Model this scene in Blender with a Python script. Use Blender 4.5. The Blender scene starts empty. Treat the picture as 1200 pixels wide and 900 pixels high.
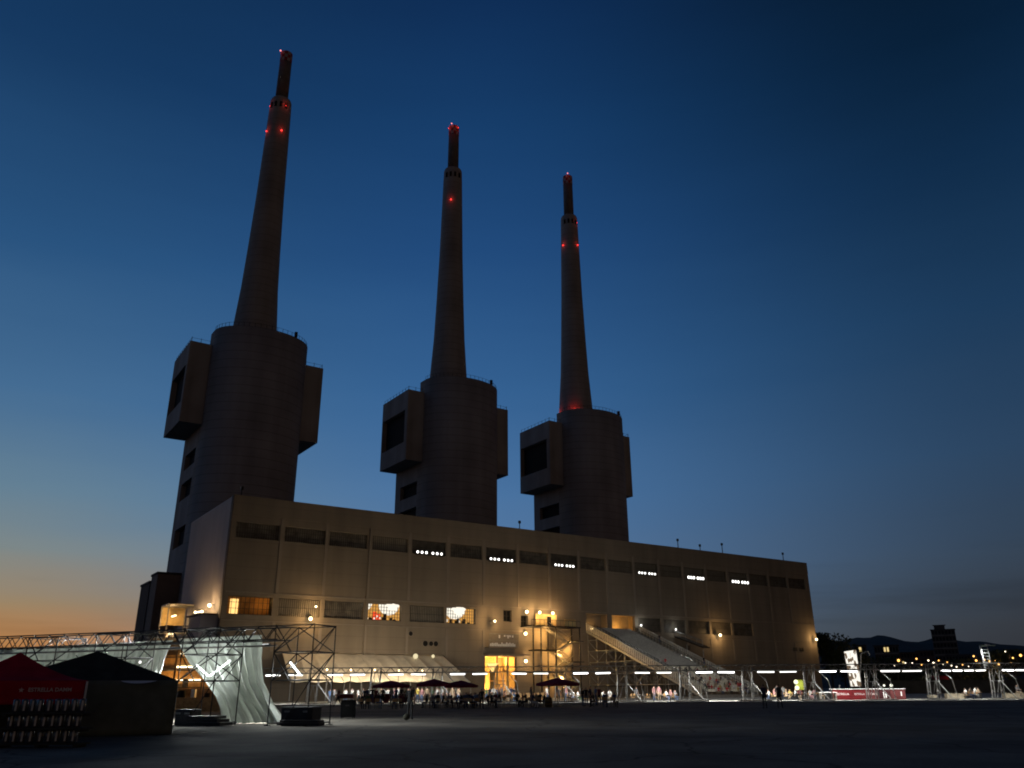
import bpy, bmesh, math, random
from mathutils import Vector, Matrix, noise
from math import radians as R, sin, cos, pi
random.seed(7)
S = bpy.context.scene
COL = S.collection

# ------------------------------------------------------------------ camera
EYE, F, PITCH, ROLL = 1.55, 951.0, R(20.63), R(0.4)
cd = bpy.data.cameras.new('camera'); cam = bpy.data.objects.new('camera', cd); COL.objects.link(cam)
cd.sensor_width = 36; cd.lens = 36*F/1200; cd.clip_start = .1; cd.clip_end = 20000
cam.location = (0, 0, EYE)
cam.rotation_euler = (Matrix.Rotation(pi/2+PITCH, 3, 'X') @ Matrix.Rotation(-ROLL, 3, 'Z')).to_euler()
S.camera = cam

# ------------------------------------------------------------------ dusk sky
W = bpy.data.worlds.new('World'); S.world = W; W.use_nodes = True
nt = W.node_tree; N = nt.nodes; Lk = nt.links; N.clear()
def nd(tree, t, **kw):
    n = tree.nodes.new(t)
    for k, v in kw.items(): setattr(n, k, v)
    return n
def mth(op, a, b=None, c=None):
    n = nd(nt, 'ShaderNodeMath', operation=op)
    for i, v in enumerate((a, b, c)):
        if v is None: continue
        if isinstance(v, (int, float)): n.inputs[i].default_value = v
        else: Lk.new(v, n.inputs[i])
    return n.outputs[0]
def lin(c):
    return tuple((x/255/12.92 if x/255 <= .04045 else ((x/255+.055)/1.055)**2.4) for x in c)
def ramp(fac, stops):
    n = nd(nt, 'ShaderNodeValToRGB'); e = n.color_ramp.elements
    while len(e) > 1: e.remove(e[-1])
    e[0].position = stops[0][0]; e[0].color = lin(stops[0][1])+(1,)
    for p, c in stops[1:]:
        x = e.new(p); x.color = lin(c)+(1,)
    Lk.new(fac, n.inputs[0]); return n.outputs[0]
tc = nd(nt, 'ShaderNodeTexCoord'); sx = nd(nt, 'ShaderNodeSeparateXYZ'); Lk.new(tc.outputs['Generated'], sx.inputs[0])
el = mth('MAXIMUM', sx.outputs[2], 0.0)                              # sine of the elevation
az = mth('ARCTAN2', sx.outputs[0], sx.outputs[1])                    # 0 straight ahead, negative to the left
SUNAZ = -0.80
d = mth('ARCCOSINE', mth('COSINE', mth('SUBTRACT', az, SUNAZ)))      # angle away from the afterglow
# soft cloud bands low in the east
mp = nd(nt, 'ShaderNodeMapping'); mp.inputs['Scale'].default_value = (2.0, 2.0, 14.0); Lk.new(tc.outputs['Generated'], mp.inputs[0])
cn = nd(nt, 'ShaderNodeTexNoise'); cn.inputs['Scale'].default_value = 1.6; cn.inputs['Detail'].default_value = 3; Lk.new(mp.outputs[0], cn.inputs[0])
el2 = mth('MAXIMUM', mth('ADD', el, mth('MULTIPLY', mth('SUBTRACT', cn.outputs[0], .5), .035)), 0.0)
SL = [(0, (200,116,42)), (.035, (184,119,58)), (.085, (152,128,96)), (.14, (122,132,132)), (.20, (96,125,145)), (.30, (64,105,144)), (.45, (36,80,124)), (.62, (15,53,93)), (.8, (7,36,67)), (1, (5,24,48))]
SC = [(0, (94,98,103)), (.06, (86,106,126)), (.14, (82,116,155)), (.22, (70,112,158)), (.34, (49,95,144)), (.5, (29,72,122)), (.62, (18,59,104)), (.72, (10,44,85)), (.85, (6,32,65)), (1, (5,24,48))]
SR = [(0, (41,44,50)), (.06, (47,53,61)), (.13, (48,63,80)), (.24, (39,65,93)), (.38, (24,56,88)), (.52, (10,41,71)), (.62, (3,29,54)), (.72, (2,20,39)), (1, (1,12,26))]
SB = [(0, (134,104,78)), (.07, (108,84,66)), (.2, (62,53,47)), (.5, (20,24,32)), (1, (6,14,28))]  # behind the camera: unseen warm glow added to light facade and towers
def mixc(f, a, b):
    n = nd(nt, 'ShaderNodeMix', data_type='RGBA'); Lk.new(f, n.inputs[0]); Lk.new(a, n.inputs[6]); Lk.new(b, n.inputs[7]); return n.outputs[2]
def mrange(v, a, b):
    n = nd(nt, 'ShaderNodeMapRange', interpolation_type='SMOOTHSTEP'); Lk.new(v, n.inputs[0])
    n.inputs[1].default_value = a; n.inputs[2].default_value = b; return n.outputs[0]
c = mixc(mrange(d, .18, .80), ramp(el2, SL), ramp(el2, SC))
c = mixc(mrange(d, .72, 1.42), c, ramp(el2, SR))
c = mixc(mrange(d, 1.45, 2.4), c, ramp(el2, SB))
cl = nd(nt, 'ShaderNodeMapping'); cl.inputs['Scale'].default_value = (2.2, 2.2, 26); Lk.new(tc.outputs['Generated'], cl.inputs[0])
cn2 = nd(nt, 'ShaderNodeTexNoise'); cn2.inputs['Scale'].default_value = 1.3; cn2.inputs['Detail'].default_value = 6; Lk.new(cl.outputs[0], cn2.inputs[0])
low_ = mth('MULTIPLY', mrange(cn2.outputs[0], .50, .74), mth('SUBTRACT', 1.0, mrange(el, .03, .20)))   # thin dark cloud bands near the horizon
vm = mth('SUBTRACT', 1.0, mth('MULTIPLY', low_, .30)); hsv = nd(nt, 'ShaderNodeHueSaturation'); Lk.new(vm, hsv.inputs['Value']); Lk.new(c, hsv.inputs['Color']); c = hsv.outputs[0]
bg = nd(nt, 'ShaderNodeBackground'); Lk.new(c, bg.inputs[0]); bg.inputs[1].default_value = 1.0
sky = nd(nt, 'ShaderNodeTexSky', sky_type='NISHITA', sun_disc=False, sun_elevation=R(-3.0), sun_rotation=SUNAZ)
bg2 = nd(nt, 'ShaderNodeBackground'); Lk.new(sky.outputs[0], bg2.inputs[0]); bg2.inputs[1].default_value = .05
ad = nd(nt, 'ShaderNodeAddShader'); Lk.new(bg.outputs[0], ad.inputs[0]); Lk.new(bg2.outputs[0], ad.inputs[1])
wo = nd(nt, 'ShaderNodeOutputWorld'); Lk.new(ad.outputs[0], wo.inputs[0])
# last glow of the set sun, low on the left
sd = bpy.data.lights.new('afterglow_sun', 'SUN'); so = bpy.data.objects.new('afterglow_sun', sd); COL.objects.link(so)
sd.energy = .05; sd.angle = R(25); sd.color = (1, .72, .62)
so.rotation_euler = Vector((-sin(SUNAZ)*-1*-1, -cos(SUNAZ), -.07)).to_track_quat('-Z', 'Y').to_euler()

S.view_settings.view_transform = 'Standard'; S.view_settings.look = 'None'
S.view_settings.exposure = 0; S.view_settings.gamma = 1
cy = S.cycles
cy.max_bounces = 4; cy.diffuse_bounces = 2; cy.glossy_bounces = 2; cy.transmission_bounces = 3; cy.transparent_max_bounces = 6
cy.sample_clamp_indirect = 2.0; cy.caustics_reflective = False; cy.caustics_refractive = False
cy.filter_width = 1.9
cy.use_denoising = True; cy.denoiser = 'OPENIMAGEDENOISE'; cy.use_light_tree = True

# ------------------------------------------------------------------ helpers
def ray(x, y):
    du, dv = x-600, 450-y; c, s = cos(ROLL), sin(ROLL)
    u = c*du+s*dv; v = -s*du+c*dv
    return Vector((u, F*cos(PITCH)-v*sin(PITCH), v*cos(PITCH)+F*sin(PITCH)))
O = Vector((0, 0, EYE))
def at(x, y, Y): r = ray(x, y); return O+r*(Y/r.y)
def atz(x, y, z): r = ray(x, y); return O+r*((z-EYE)/r.z)
def gx(x, Y):                                                         # ground point under column x of the photo, Y metres ahead
    y = 808
    for _ in range(3):
        p = at(x, y, Y); k = (p.z)/Y; y += k*F*1.02
    p = at(x, y, Y); return Vector((p.x, Y, 0))
A0 = Vector((-43.019, 123.423, 0)); HA = R(34.208)
U = Vector((cos(HA), sin(HA), 0)); NF = Vector((sin(HA), -cos(HA), 0))   # along the hall, out of its front
def FP(s, t, z): return A0+U*s+NF*t+Vector((0, 0, z))

MATS = {}
def mat(name, col, rough=.85, var=.25, scale=1.0, metal=0, bump=0, streak=0, transl=0, spec=.3):
    if name in MATS: return MATS[name]
    m = bpy.data.materials.new(name); m.use_nodes = True; t = m.node_tree; b = t.nodes['Principled BSDF']
    b.inputs['Roughness'].default_value = rough; b.inputs['Metallic'].default_value = metal
    b.inputs['Specular IOR Level'].default_value = spec
    co = nd(t, 'ShaderNodeTexCoord')
    n1 = nd(t, 'ShaderNodeTexNoise'); n1.inputs['Scale'].default_value = scale; n1.inputs['Detail'].default_value = 5
    t.links.new(co.outputs['Object'], n1.inputs[0])
    f = n1.outputs[0]
    if streak:
        mpn = nd(t, 'ShaderNodeMapping'); mpn.inputs['Scale'].default_value = (1, 1, .06); t.links.new(co.outputs['Object'], mpn.inputs[0])
        n2 = nd(t, 'ShaderNodeTexNoise'); n2.inputs['Scale'].default_value = streak; n2.inputs['Detail'].default_value = 4
        t.links.new(mpn.outputs[0], n2.inputs[0])
        mx = nd(t, 'ShaderNodeMath', operation='MULTIPLY_ADD'); mx.inputs[1].default_value = .5
        hm = nd(t, 'ShaderNodeMath', operation='MULTIPLY'); hm.inputs[1].default_value = .5
        t.links.new(n1.outputs[0], hm.inputs[0]); t.links.new(n2.outputs[0], mx.inputs[0]); t.links.new(hm.outputs[0], mx.inputs[2]); f = mx.outputs[0]
    rp = nd(t, 'ShaderNodeValToRGB'); e = rp.color_ramp.elements
    e[0].position = .3; e[1].position = .7
    e[0].color = tuple(x*(1-var) for x in col)+(1,); e[1].color = tuple(min(1, x*(1+var)) for x in col)+(1,)
    t.links.new(f, rp.inputs[0]); t.links.new(rp.outputs[0], b.inputs['Base Color'])
    if bump:
        bn = nd(t, 'ShaderNodeBump'); bn.inputs['Strength'].default_value = bump; t.links.new(f, bn.inputs['Height']); t.links.new(bn.outputs[0], b.inputs['Normal'])
    if transl:
        tr = nd(t, 'ShaderNodeBsdfTranslucent'); t.links.new(rp.outputs[0], tr.inputs[0])
        ms = nd(t, 'ShaderNodeMixShader'); ms.inputs[0].default_value = transl
        t.links.new(b.outputs[0], ms.inputs[1]); t.links.new(tr.outputs[0], ms.inputs[2]); t.links.new(ms.outputs[0], t.nodes['Material Output'].inputs[0])
    MATS[name] = m; return m
def emi(name, col, st):
    if name in MATS: return MATS[name]
    m = bpy.data.materials.new(name); m.use_nodes = True; t = m.node_tree; t.nodes.clear()
    e = nd(t, 'ShaderNodeEmission'); e.inputs[0].default_value = tuple(col)+(1,); e.inputs[1].default_value = st
    o = nd(t, 'ShaderNodeOutputMaterial'); t.links.new(e.outputs[0], o.inputs[0]); MATS[name] = m; return m
def bands(m, axis, scale, dark, wid=.06):                             # thin joints across a wall (real pour or panel joints)
    t = m.node_tree; b = t.nodes['Principled BSDF']; src = b.inputs['Base Color'].links[0].from_socket
    co = nd(t, 'ShaderNodeTexCoord'); sp = nd(t, 'ShaderNodeSeparateXYZ'); t.links.new(co.outputs['Object'], sp.inputs[0])
    a = nd(t, 'ShaderNodeMath', operation='MULTIPLY'); a.inputs[1].default_value = scale; t.links.new(sp.outputs[axis], a.inputs[0])
    fr = nd(t, 'ShaderNodeMath', operation='FRACT'); t.links.new(a.outputs[0], fr.inputs[0])
    lt = nd(t, 'ShaderNodeMath', operation='LESS_THAN'); lt.inputs[1].default_value = wid; t.links.new(fr.outputs[0], lt.inputs[0])
    mu = nd(t, 'ShaderNodeMath', operation='MULTIPLY'); mu.inputs[1].default_value = dark; t.links.new(lt.outputs[0], mu.inputs[0])
    mx = nd(t, 'ShaderNodeMix', data_type='RGBA'); t.links.new(mu.outputs[0], mx.inputs[0]); t.links.new(src, mx.inputs[6]); mx.inputs[7].default_value = (.01, .01, .01, 1)
    t.links.new(mx.outputs[2], b.inputs['Base Color'])

def root_loc(p):
    v = Vector((0, 0, 0))
    while p is not None: v = v+p.location; p = p.parent
    return v
class MB:
    def __init__(s): s.b = bmesh.new()
    def face(s, pts, mi=0):
        f = s.b.faces.new([s.b.verts.new(p) for p in pts]); f.material_index = mi; return s
    def hexa(s, p, mi=0):                                             # 8 corners: 4 bottom, 4 top
        v = [s.b.verts.new(q) for q in p]
        for i in ((3,2,1,0), (4,5,6,7), (0,1,5,4), (1,2,6,5), (2,3,7,6), (3,0,4,7)):
            f = s.b.faces.new([v[k] for k in i]); f.material_index = mi
        return s
    def box(s, c, d, rz=0, mi=0):
        c = Vector(c); m = Matrix.Rotation(rz, 3, 'Z'); x, y, z = d[0]/2, d[1]/2, d[2]/2
        return s.hexa([c+m@Vector(q) for q in ((-x,-y,-z), (x,-y,-z), (x,y,-z), (-x,y,-z), (-x,-y,z), (x,-y,z), (x,y,z), (-x,y,z))], mi)
    def fbox(s, s0, s1, t0, t1, z0, z1, mi=0):                        # box in hall coordinates
        return s.hexa([FP(s0,t1,z0), FP(s1,t1,z0), FP(s1,t0,z0), FP(s0,t0,z0), FP(s0,t1,z1), FP(s1,t1,z1), FP(s1,t0,z1), FP(s0,t0,z1)], mi)
    def tube(s, p, q, r0, r1=None, n=6, mi=0, cap=True):
        r1 = r0 if r1 is None else r1; p, q = Vector(p), Vector(q); dr = q-p
        if dr.length < 1e-6: return s
        a = dr.normalized(); e = a.orthogonal().normalized(); g = a.cross(e)
        A = [s.b.verts.new(p+(e*cos(2*pi*i/n)+g*sin(2*pi*i/n))*r0) for i in range(n)]
        B = [s.b.verts.new(q+(e*cos(2*pi*i/n)+g*sin(2*pi*i/n))*r1) for i in range(n)]
        for i in range(n):
            f = s.b.faces.new((A[i], A[(i+1)%n], B[(i+1)%n], B[i])); f.material_index = mi; f.smooth = n > 6
        if cap:
            f = s.b.faces.new(A[::-1]); f.material_index = mi; f = s.b.faces.new(B); f.material_index = mi
        return s
    def lathe(s, c, prof, n=24, mi=0, smooth=True):                   # prof: (radius, z)
        c = Vector(c); rings = [[s.b.verts.new(c+Vector((r*cos(2*pi*i/n), r*sin(2*pi*i/n), z))) for i in range(n)] for r, z in prof]
        for k in range(len(rings)-1):
            for i in range(n):
                f = s.b.faces.new((rings[k][i], rings[k][(i+1)%n], rings[k+1][(i+1)%n], rings[k+1][i])); f.material_index = mi; f.smooth = smooth
        f = s.b.faces.new(rings[-1]); f.material_index = mi; f = s.b.faces.new(rings[0][::-1]); f.material_index = mi; return s
    def ball(s, c, r, mi=0, sub=1, sc=(1,1,1)):
        m = Matrix.Translation(c) @ Matrix.Diagonal((sc[0], sc[1], sc[2], 1))
        g = bmesh.ops.create_icosphere(s.b, subdivisions=sub, radius=r, matrix=m)
        for v in g['verts']:
            for f in v.link_faces: f.material_index = mi; f.smooth = True
        return s
    def grid(s, fn, nu, nv, mi=0):
        V = [[s.b.verts.new(fn(i/nu, j/nv)) for j in range(nv+1)] for i in range(nu+1)]
        for i in range(nu):
            for j in range(nv):
                f = s.b.faces.new((V[i][j], V[i+1][j], V[i+1][j+1], V[i][j+1])); f.smooth = True; f.material_index = mi
        return s
    def build(s, name, ms, parent=None, loc=None):
        if not isinstance(ms, (list, tuple)): ms = [ms]
        off = root_loc(parent) if parent is not None else Vector(loc or (0, 0, 0))
        for v in s.b.verts: v.co -= off
        bmesh.ops.recalc_face_normals(s.b, faces=s.b.faces)
        me = bpy.data.meshes.new(name); s.b.to_mesh(me); s.b.free()
        for m in ms: me.materials.append(m)
        o = bpy.data.objects.new(name, me); COL.objects.link(o)
        if parent is not None: o.parent = parent
        else: o.location = off
        return o
def tag(o, label, cat, group=None, kind=None):
    o['label'] = label; o['category'] = cat
    if group: o['group'] = group
    if kind: o['kind'] = kind
    return o
def struct(o): o['kind'] = 'structure'; return o
def thing(name, label, cat, loc=(0, 0, 0), group=None):
    o = bpy.data.objects.new(name, None); COL.objects.link(o); o.location = loc; o.empty_display_size = .3
    return tag(o, label, cat, group)
def copy_tree(o, parent=None):
    c = o.copy(); COL.objects.link(c)
    if parent is not None: c.parent = parent
    for ch in list(o.children): copy_tree(ch, c)
    return c
ORD = ['first', 'second', 'third', 'fourth', 'fifth', 'sixth', 'seventh', 'eighth', 'ninth', 'tenth', 'eleventh', 'twelfth', 'thirteenth', 'fourteenth', 'fifteenth', 'sixteenth', 'seventeenth', 'eighteenth', 'nineteenth', 'twentieth', 'twenty-first', 'twenty-second', 'twenty-third', 'twenty-fourth', 'twenty-fifth', 'twenty-sixth', 'twenty-seventh', 'twenty-eighth', 'twenty-ninth', 'thirtieth', 'thirty-first', 'thirty-second', 'thirty-third', 'thirty-fourth']
def point(name, loc, w, col, parent=None, r=.15):
    l = bpy.data.lights.new(name, 'POINT'); l.energy = w; l.color = col; l.shadow_soft_size = r
    o = bpy.data.objects.new(name, l); COL.objects.link(o); o.location = Vector(loc)-(root_loc(parent) if parent else Vector()); o.parent = parent; return o
def spot(name, loc, to, w, col, ang, parent=None, r=.2, blend=.6):
    l = bpy.data.lights.new(name, 'SPOT'); l.energy = w; l.color = col; l.shadow_soft_size = r; l.spot_size = ang; l.spot_blend = blend
    o = bpy.data.objects.new(name, l); COL.objects.link(o); o.location = Vector(loc)-(root_loc(parent) if parent else Vector()); o.parent = parent
    o.rotation_euler = (Vector(to)-Vector(loc)).to_track_quat('-Z', 'Y').to_euler(); return o
SOD = (1.0, .62, .26); AMB = (1.0, .55, .16); COOL = (.95, 1.0, .98)

M = dict(
    asphalt=mat('asphalt', (.16, .142, .12), .95, .35, .35, bump=.3, spec=.08),
    apron=mat('pale_concrete_paving', (.28, .272, .24), .85, .2, .6),
    facade=mat('facade_concrete', (.212, .172, .126), .9, .24, .10, streak=.55),
    pil=mat('pilaster_concrete', (.245, .202, .155), .9, .14, .3, streak=.8),
    clad=mat('pale_cladding', (.42, .39, .40), .6, .12, .2, streak=.7),
    tower=mat('tower_concrete', (.315, .287, .264), .95, .34, .09, streak=.22),
    towerb=mat('tower_box_concrete', (.30, .272, .25), .95, .32, .12, streak=.3),
    dark=mat('dark_void', (.012, .011, .01), .9, .2),
    glassd=mat('dark_glazing', (.165, .14, .105), .5, .5, .8),
    glassp=mat('pale_ribbed_glazing', (.24, .205, .15), .5, .25, 1.2, streak=3),
    bars=mat('window_bars', (.06, .05, .04), .6, .2),
    steel=mat('galvanised_steel', (.26, .26, .25), .5, .2, 3, metal=.5),
    dsteel=mat('dark_steel', (.035, .033, .033), .5, .3, 3, metal=.5),
    scaf=mat('scaffold_steel', (.30, .28, .25), .5, .25, 3, metal=.5),
    white=mat('white_paint', (.78, .78, .75), .6, .08, 2),
    red=mat('red_panel', (.11, .004, .006), .5, .12, 2),
    maroon=mat('maroon_canvas', (.46, .022, .05), .9, .2, 2, spec=.05),
    maroonb=mat('crimson_canvas', (.45, .018, .036), .9, .2, 2, spec=.05),
    black=mat('black_canvas', (.065, .07, .066), .9, .3, 2, spec=.04),
    curtain=mat('white_gauze', (.80, .83, .78), .8, .1, 2, transl=.55),
    awn=mat('cream_canvas', (.74, .67, .55), .8, .15, .8, transl=.3),
    wood=mat('warm_wood', (.38, .22, .09), .7, .3, 4),
    plaster=mat('yellow_plaster', (.60, .42, .18), .85, .2, .8),
    seat=mat('grey_seat_boards', (.40, .39, .36), .7, .2, 3),
    cream=mat('lit_seat_boards', (.74, .69, .56), .7, .2, 3),
    leaf=mat('leaves', (.035, .05, .02), .8, .5, 1.5),
    bark=mat('bark', (.05, .035, .025), .9, .3, 4),
    hill=mat('dark_scrub_hillside', (.028, .026, .024), .95, .3, .01),
    house=mat('house_render', (.09, .075, .065), .9, .25, .3),
    houser=mat('brick_render', (.11, .055, .04), .9, .25, .3),
    roofd=mat('flat_roofing', (.06, .055, .05), .9, .3, .3),
    keg=mat('brushed_keg_steel', (.075, .075, .08), .2, .2, 5, spec=1),
    yel=mat('yellow_green_vinyl', (.15, .165, .008), .6, .15, 3),
    earth=mat('stone_block', (.20, .17, .12), .9, .3, 3),
    check_w=mat('check_white', (.40, .34, .33), .8, .2, 3), check_r=mat('check_red', (.30, .03, .03), .8, .2, 3),
)
bands(M['tower'], 2, .42, .30, .08)
bands(M['facade'], 2, .52, .16, .05)
E = dict(led=emi('led_white', (1, 1, .98), 5), warm=emi('warm_bulb', (1, .80, .45), 6), dome=emi('white_shade_glow', (1, .93, .78), 1.15),
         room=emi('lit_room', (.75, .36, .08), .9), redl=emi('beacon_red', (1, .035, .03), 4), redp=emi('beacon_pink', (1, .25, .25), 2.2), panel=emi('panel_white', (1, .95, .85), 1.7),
         flood=emi('flood_white', (1, .98, .92), 3.2), orange=emi('street_orange', (1, .48, .12), 3.5), pale=emi('street_pale', (1, .85, .6), 3), win=emi('window_yellow', (1, .75, .32), .9), pink=emi('red_glow', (1, .1, .03), 1.0),
         globe=emi('globe_white', (1, 1, .8), 1.5))

# ------------------------------------------------------------------ ground
def ground_wear(m, dark, light):                                      # big worn patches, fine grit and thin cracks
    t = m.node_tree; b = t.nodes['Principled BSDF']; src = b.inputs['Base Color'].links[0].from_socket; co = nd(t, 'ShaderNodeTexCoord')
    def nz(sc, det, dist=0):
        n = nd(t, 'ShaderNodeTexNoise'); n.inputs['Scale'].default_value = sc; n.inputs['Detail'].default_value = det; n.inputs['Distortion'].default_value = dist; t.links.new(co.outputs['Object'], n.inputs[0]); return n.outputs[0]
    def mixn(f, lo, hi, c, mode, a):
        r = nd(t, 'ShaderNodeMapRange'); r.inputs[1].default_value = lo; r.inputs[2].default_value = hi; r.inputs[4].default_value = f[1]; t.links.new(f[0], r.inputs[0])
        x = nd(t, 'ShaderNodeMix', data_type='RGBA'); x.blend_type = mode; t.links.new(r.outputs[0], x.inputs[0]); t.links.new(a, x.inputs[6]); x.inputs[7].default_value = c+(1,); return x.outputs[2]
    a = mixn((nz(.09, 6, .6), .75), .5, .62, dark, 'MIX', src); a = mixn((nz(.22, 8, 1.5), .6), .56, .66, light, 'MIX', a); a = mixn((nz(9, 3), .5), .45, .7, dark, 'MIX', a)
    vo = nd(t, 'ShaderNodeTexVoronoi', feature='DISTANCE_TO_EDGE'); vo.inputs['Scale'].default_value = .16; w = nd(t, 'ShaderNodeVectorMath', operation='ADD'); nn = nd(t, 'ShaderNodeTexNoise'); nn.inputs['Scale'].default_value = .8
    t.links.new(co.outputs['Object'], nn.inputs[0]); t.links.new(co.outputs['Object'], w.inputs[0]); t.links.new(nn.outputs[1], w.inputs[1]); t.links.new(w.outputs[0], vo.inputs[0])
    r = nd(t, 'ShaderNodeMapRange'); r.inputs[1].default_value = 0; r.inputs[2].default_value = .012; r.inputs[3].default_value = .7; r.inputs[4].default_value = 0; t.links.new(vo.outputs[0], r.inputs[0])
    x = nd(t, 'ShaderNodeMix', data_type='RGBA'); t.links.new(r.outputs[0], x.inputs[0]); t.links.new(a, x.inputs[6]); x.inputs[7].default_value = (.015, .014, .013, 1)
    t.links.new(x.outputs[2], b.inputs['Base Color'])
ground_wear(M['asphalt'], (.085, .077, .066), (.20, .18, .155)); ground_wear(M['apron'], (.19, .18, .155), (.34, .33, .30))
MB().box((0, 2500, -.5), (14000, 9000, 1)).build('ground', M['asphalt'])['kind'] = 'structure'
MB().hexa([Vector(p) for p in ((-75,96,-.2), (230,94,-.2), (230,420,-.2), (-75,420,-.2), (-75,96,.1), (230,94,.1), (230,420,.1), (-75,420,.1))]).build('pavement', M['apron'])['kind'] = 'structure'
PZ = .1
# hills along the right horizon
rd = [(300,806), (700,790), (930,766), (968,752), (985,750), (1003,745), (1018,747), (1030,743.5), (1046,747), (1062,751), (1078,751), (1095,746), (1112,748), (1132,751), (1152,751), (1172,754), (1200,757), (1300,760), (1500,772)]
def ridge(u):
    x = 300+u*1200
    for (a, b), (c_, d_) in zip(rd, rd[1:]):
        if a <= x <= c_: return x, b+(d_-b)*(x-a)/(c_-a)
    return x, 772
hb = MB()
def hillf(u, v):
    x, y = ridge(u); p = at(x, y, 3200); k = sin(pi*v)**.8
    z = p.z*(1-abs(v-.5)*2)**.9*(1+.05*noise.noise((u*30, v*6, 2)))
    return Vector((p.x*(1+(v-.5)*.5), 3200+(v-.5)*2600, z-2))
hb.grid(hillf, 150, 14).build('hills', M['hill'])['kind'] = 'structure'

# ------------------------------------------------------------------ turbine hall
hall = thing('turbine_hall', 'long brown concrete turbine hall with two rows of windows below the three chimneys', 'hall', A0)
HL, HW, HH = 138.7, 26.1, 30.0
WL = {0:.8, 1:8.45, 2:15.9, 3:23.5, 4:31.0, 5:38.6, 6:46.05, 7:53.5, 8:60.75, 9:67.9, 10:75.1, 11:82.25, 12:89.3, 13:96.4, 14:103.4, 15:110.35, 16:117.3, 17:124.2, 18:131.1}
WW = {k: 6.75-.03*k for k in WL}
Z1, Z2, Z3, Z4 = 23.62, 26.0, 12.3, 14.95
holes = []
for k in WL: holes.append((WL[k], WL[k]+WW[k], Z1, Z2))
low = {0: 'lit', 1: 'pale', 2: 'dark', 3: 'lamp', 4: 'pale', 5: 'lamp2', 9: 'exit', 10: 'exit', 11: 'dark', 12: 'dark', 13: 'dark', 14: 'dark', 15: 'dark'}
LR = {k: (WL[k], WL[k]+WW[k]) for k in low}
LR[3] = (23.4, 29.4); LR[5] = (38.1, 43.9); LR[9] = (68.9, 74.2); LR[10] = (75.4, 81.4)
for k, t_ in low.items():
    holes.append((LR[k][0], LR[k][1], Z3, Z4) if t_ != 'exit' else (LR[k][0], LR[k][1], 12.0, 15.2))
holes.append((45.9, 52.6, .1, 7.0))                                    # entrance
holes.append((53.6, 55.2, 12.2, 14.2)); holes.append((49.8, 51.6, 13.0, 15.0))
ss = sorted({0, HL} | {h[0] for h in holes} | {h[1] for h in holes}); zz = sorted({0, HH} | {h[2] for h in holes} | {h[3] for h in holes})
fb = MB()
for a, b in zip(ss, ss[1:]):
    for e, f in zip(zz, zz[1:]):
        cs, cz = (a+b)/2, (e+f)/2
        if any(h[0] < cs < h[1] and h[2] < cz < h[3] for h in holes): continue
        fb.face([FP(a,0,e), FP(b,0,e), FP(b,0,f), FP(a,0,f)])
for h in holes:
    D = -.7
    fb.face([FP(h[0],0,h[2]), FP(h[0],D,h[2]), FP(h[0],D,h[3]), FP(h[0],0,h[3])]); fb.face([FP(h[1],0,h[2]), FP(h[1],D,h[2]), FP(h[1],D,h[3]), FP(h[1],0,h[3])])
    fb.face([FP(h[0],0,h[2]), FP(h[1],0,h[2]), FP(h[1],D,h[2]), FP(h[0],D,h[2])]); fb.face([FP(h[0],0,h[3]), FP(h[1],0,h[3]), FP(h[1],D,h[3]), FP(h[0],D,h[3])])
fb.build('facade', M['facade'], hall)
sw = MB(); sw.fbox(-.02, .5, -HW, -.9, 0, HH-.05)
n = 44
for i in range(n):
    t = -.9-(HW-1.2)*(i+.5)/n; sw.fbox(-.10, -.025, t-.16, t+.16, .05, HH-.2)
sw.build('side_wall', M['clad'], hall)
MB().fbox(-.14, -.03, -.9, .16, .05, HH+.05).build('corner_trim', mat('corner_steel', (.10, .075, .06), .8, .2, 1), hall)
MB().fbox(HL-.5, HL, -HW, -.05, 0, HH-.1).fbox(.6, HL-.6, -HW, -HW+.5, 0, HH-.1).build('rear_wall', M['facade'], hall)
MB().fbox(.6, HL-.6, -HW+.6, -.8, HH-1, HH-.5).build('roof', M['roofd'], hall)
MB().fbox(.02, HL-.02, .004, .10, 27.2, HH+.06).build('parapet', M['facade'], hall)
MB().fbox(.3, HL-.3, .004, .07, 15.4, 15.62).fbox(.3, HL-.3, .004, .06, 11.35, 11.5).build('string_course', M['pil'], hall)
for k in range(1, 19):
    s = WL[k]-.45
    if k in (7,): MB().fbox(s-.2, s+.2, .004, .09, 15.7, 27.1).build('pilaster', M['pil'], hall)
    else: MB().fbox(s-.26, s+.26, .004, .09, 15.7, 27.1).fbox(s-.24, s+.24, .004, .08, .1 if k in (3, 4, 5) else 7.1, 11.3).build('pilaster', M['pil'], hall)
up = {3: 'p', 8: 'b', 10: 'p', 12: 'q', 4: 'b', 6: 'b', 11: 'q', 13: 'q', 15: 'q', 14: 'q', 16: 'q'}
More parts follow.
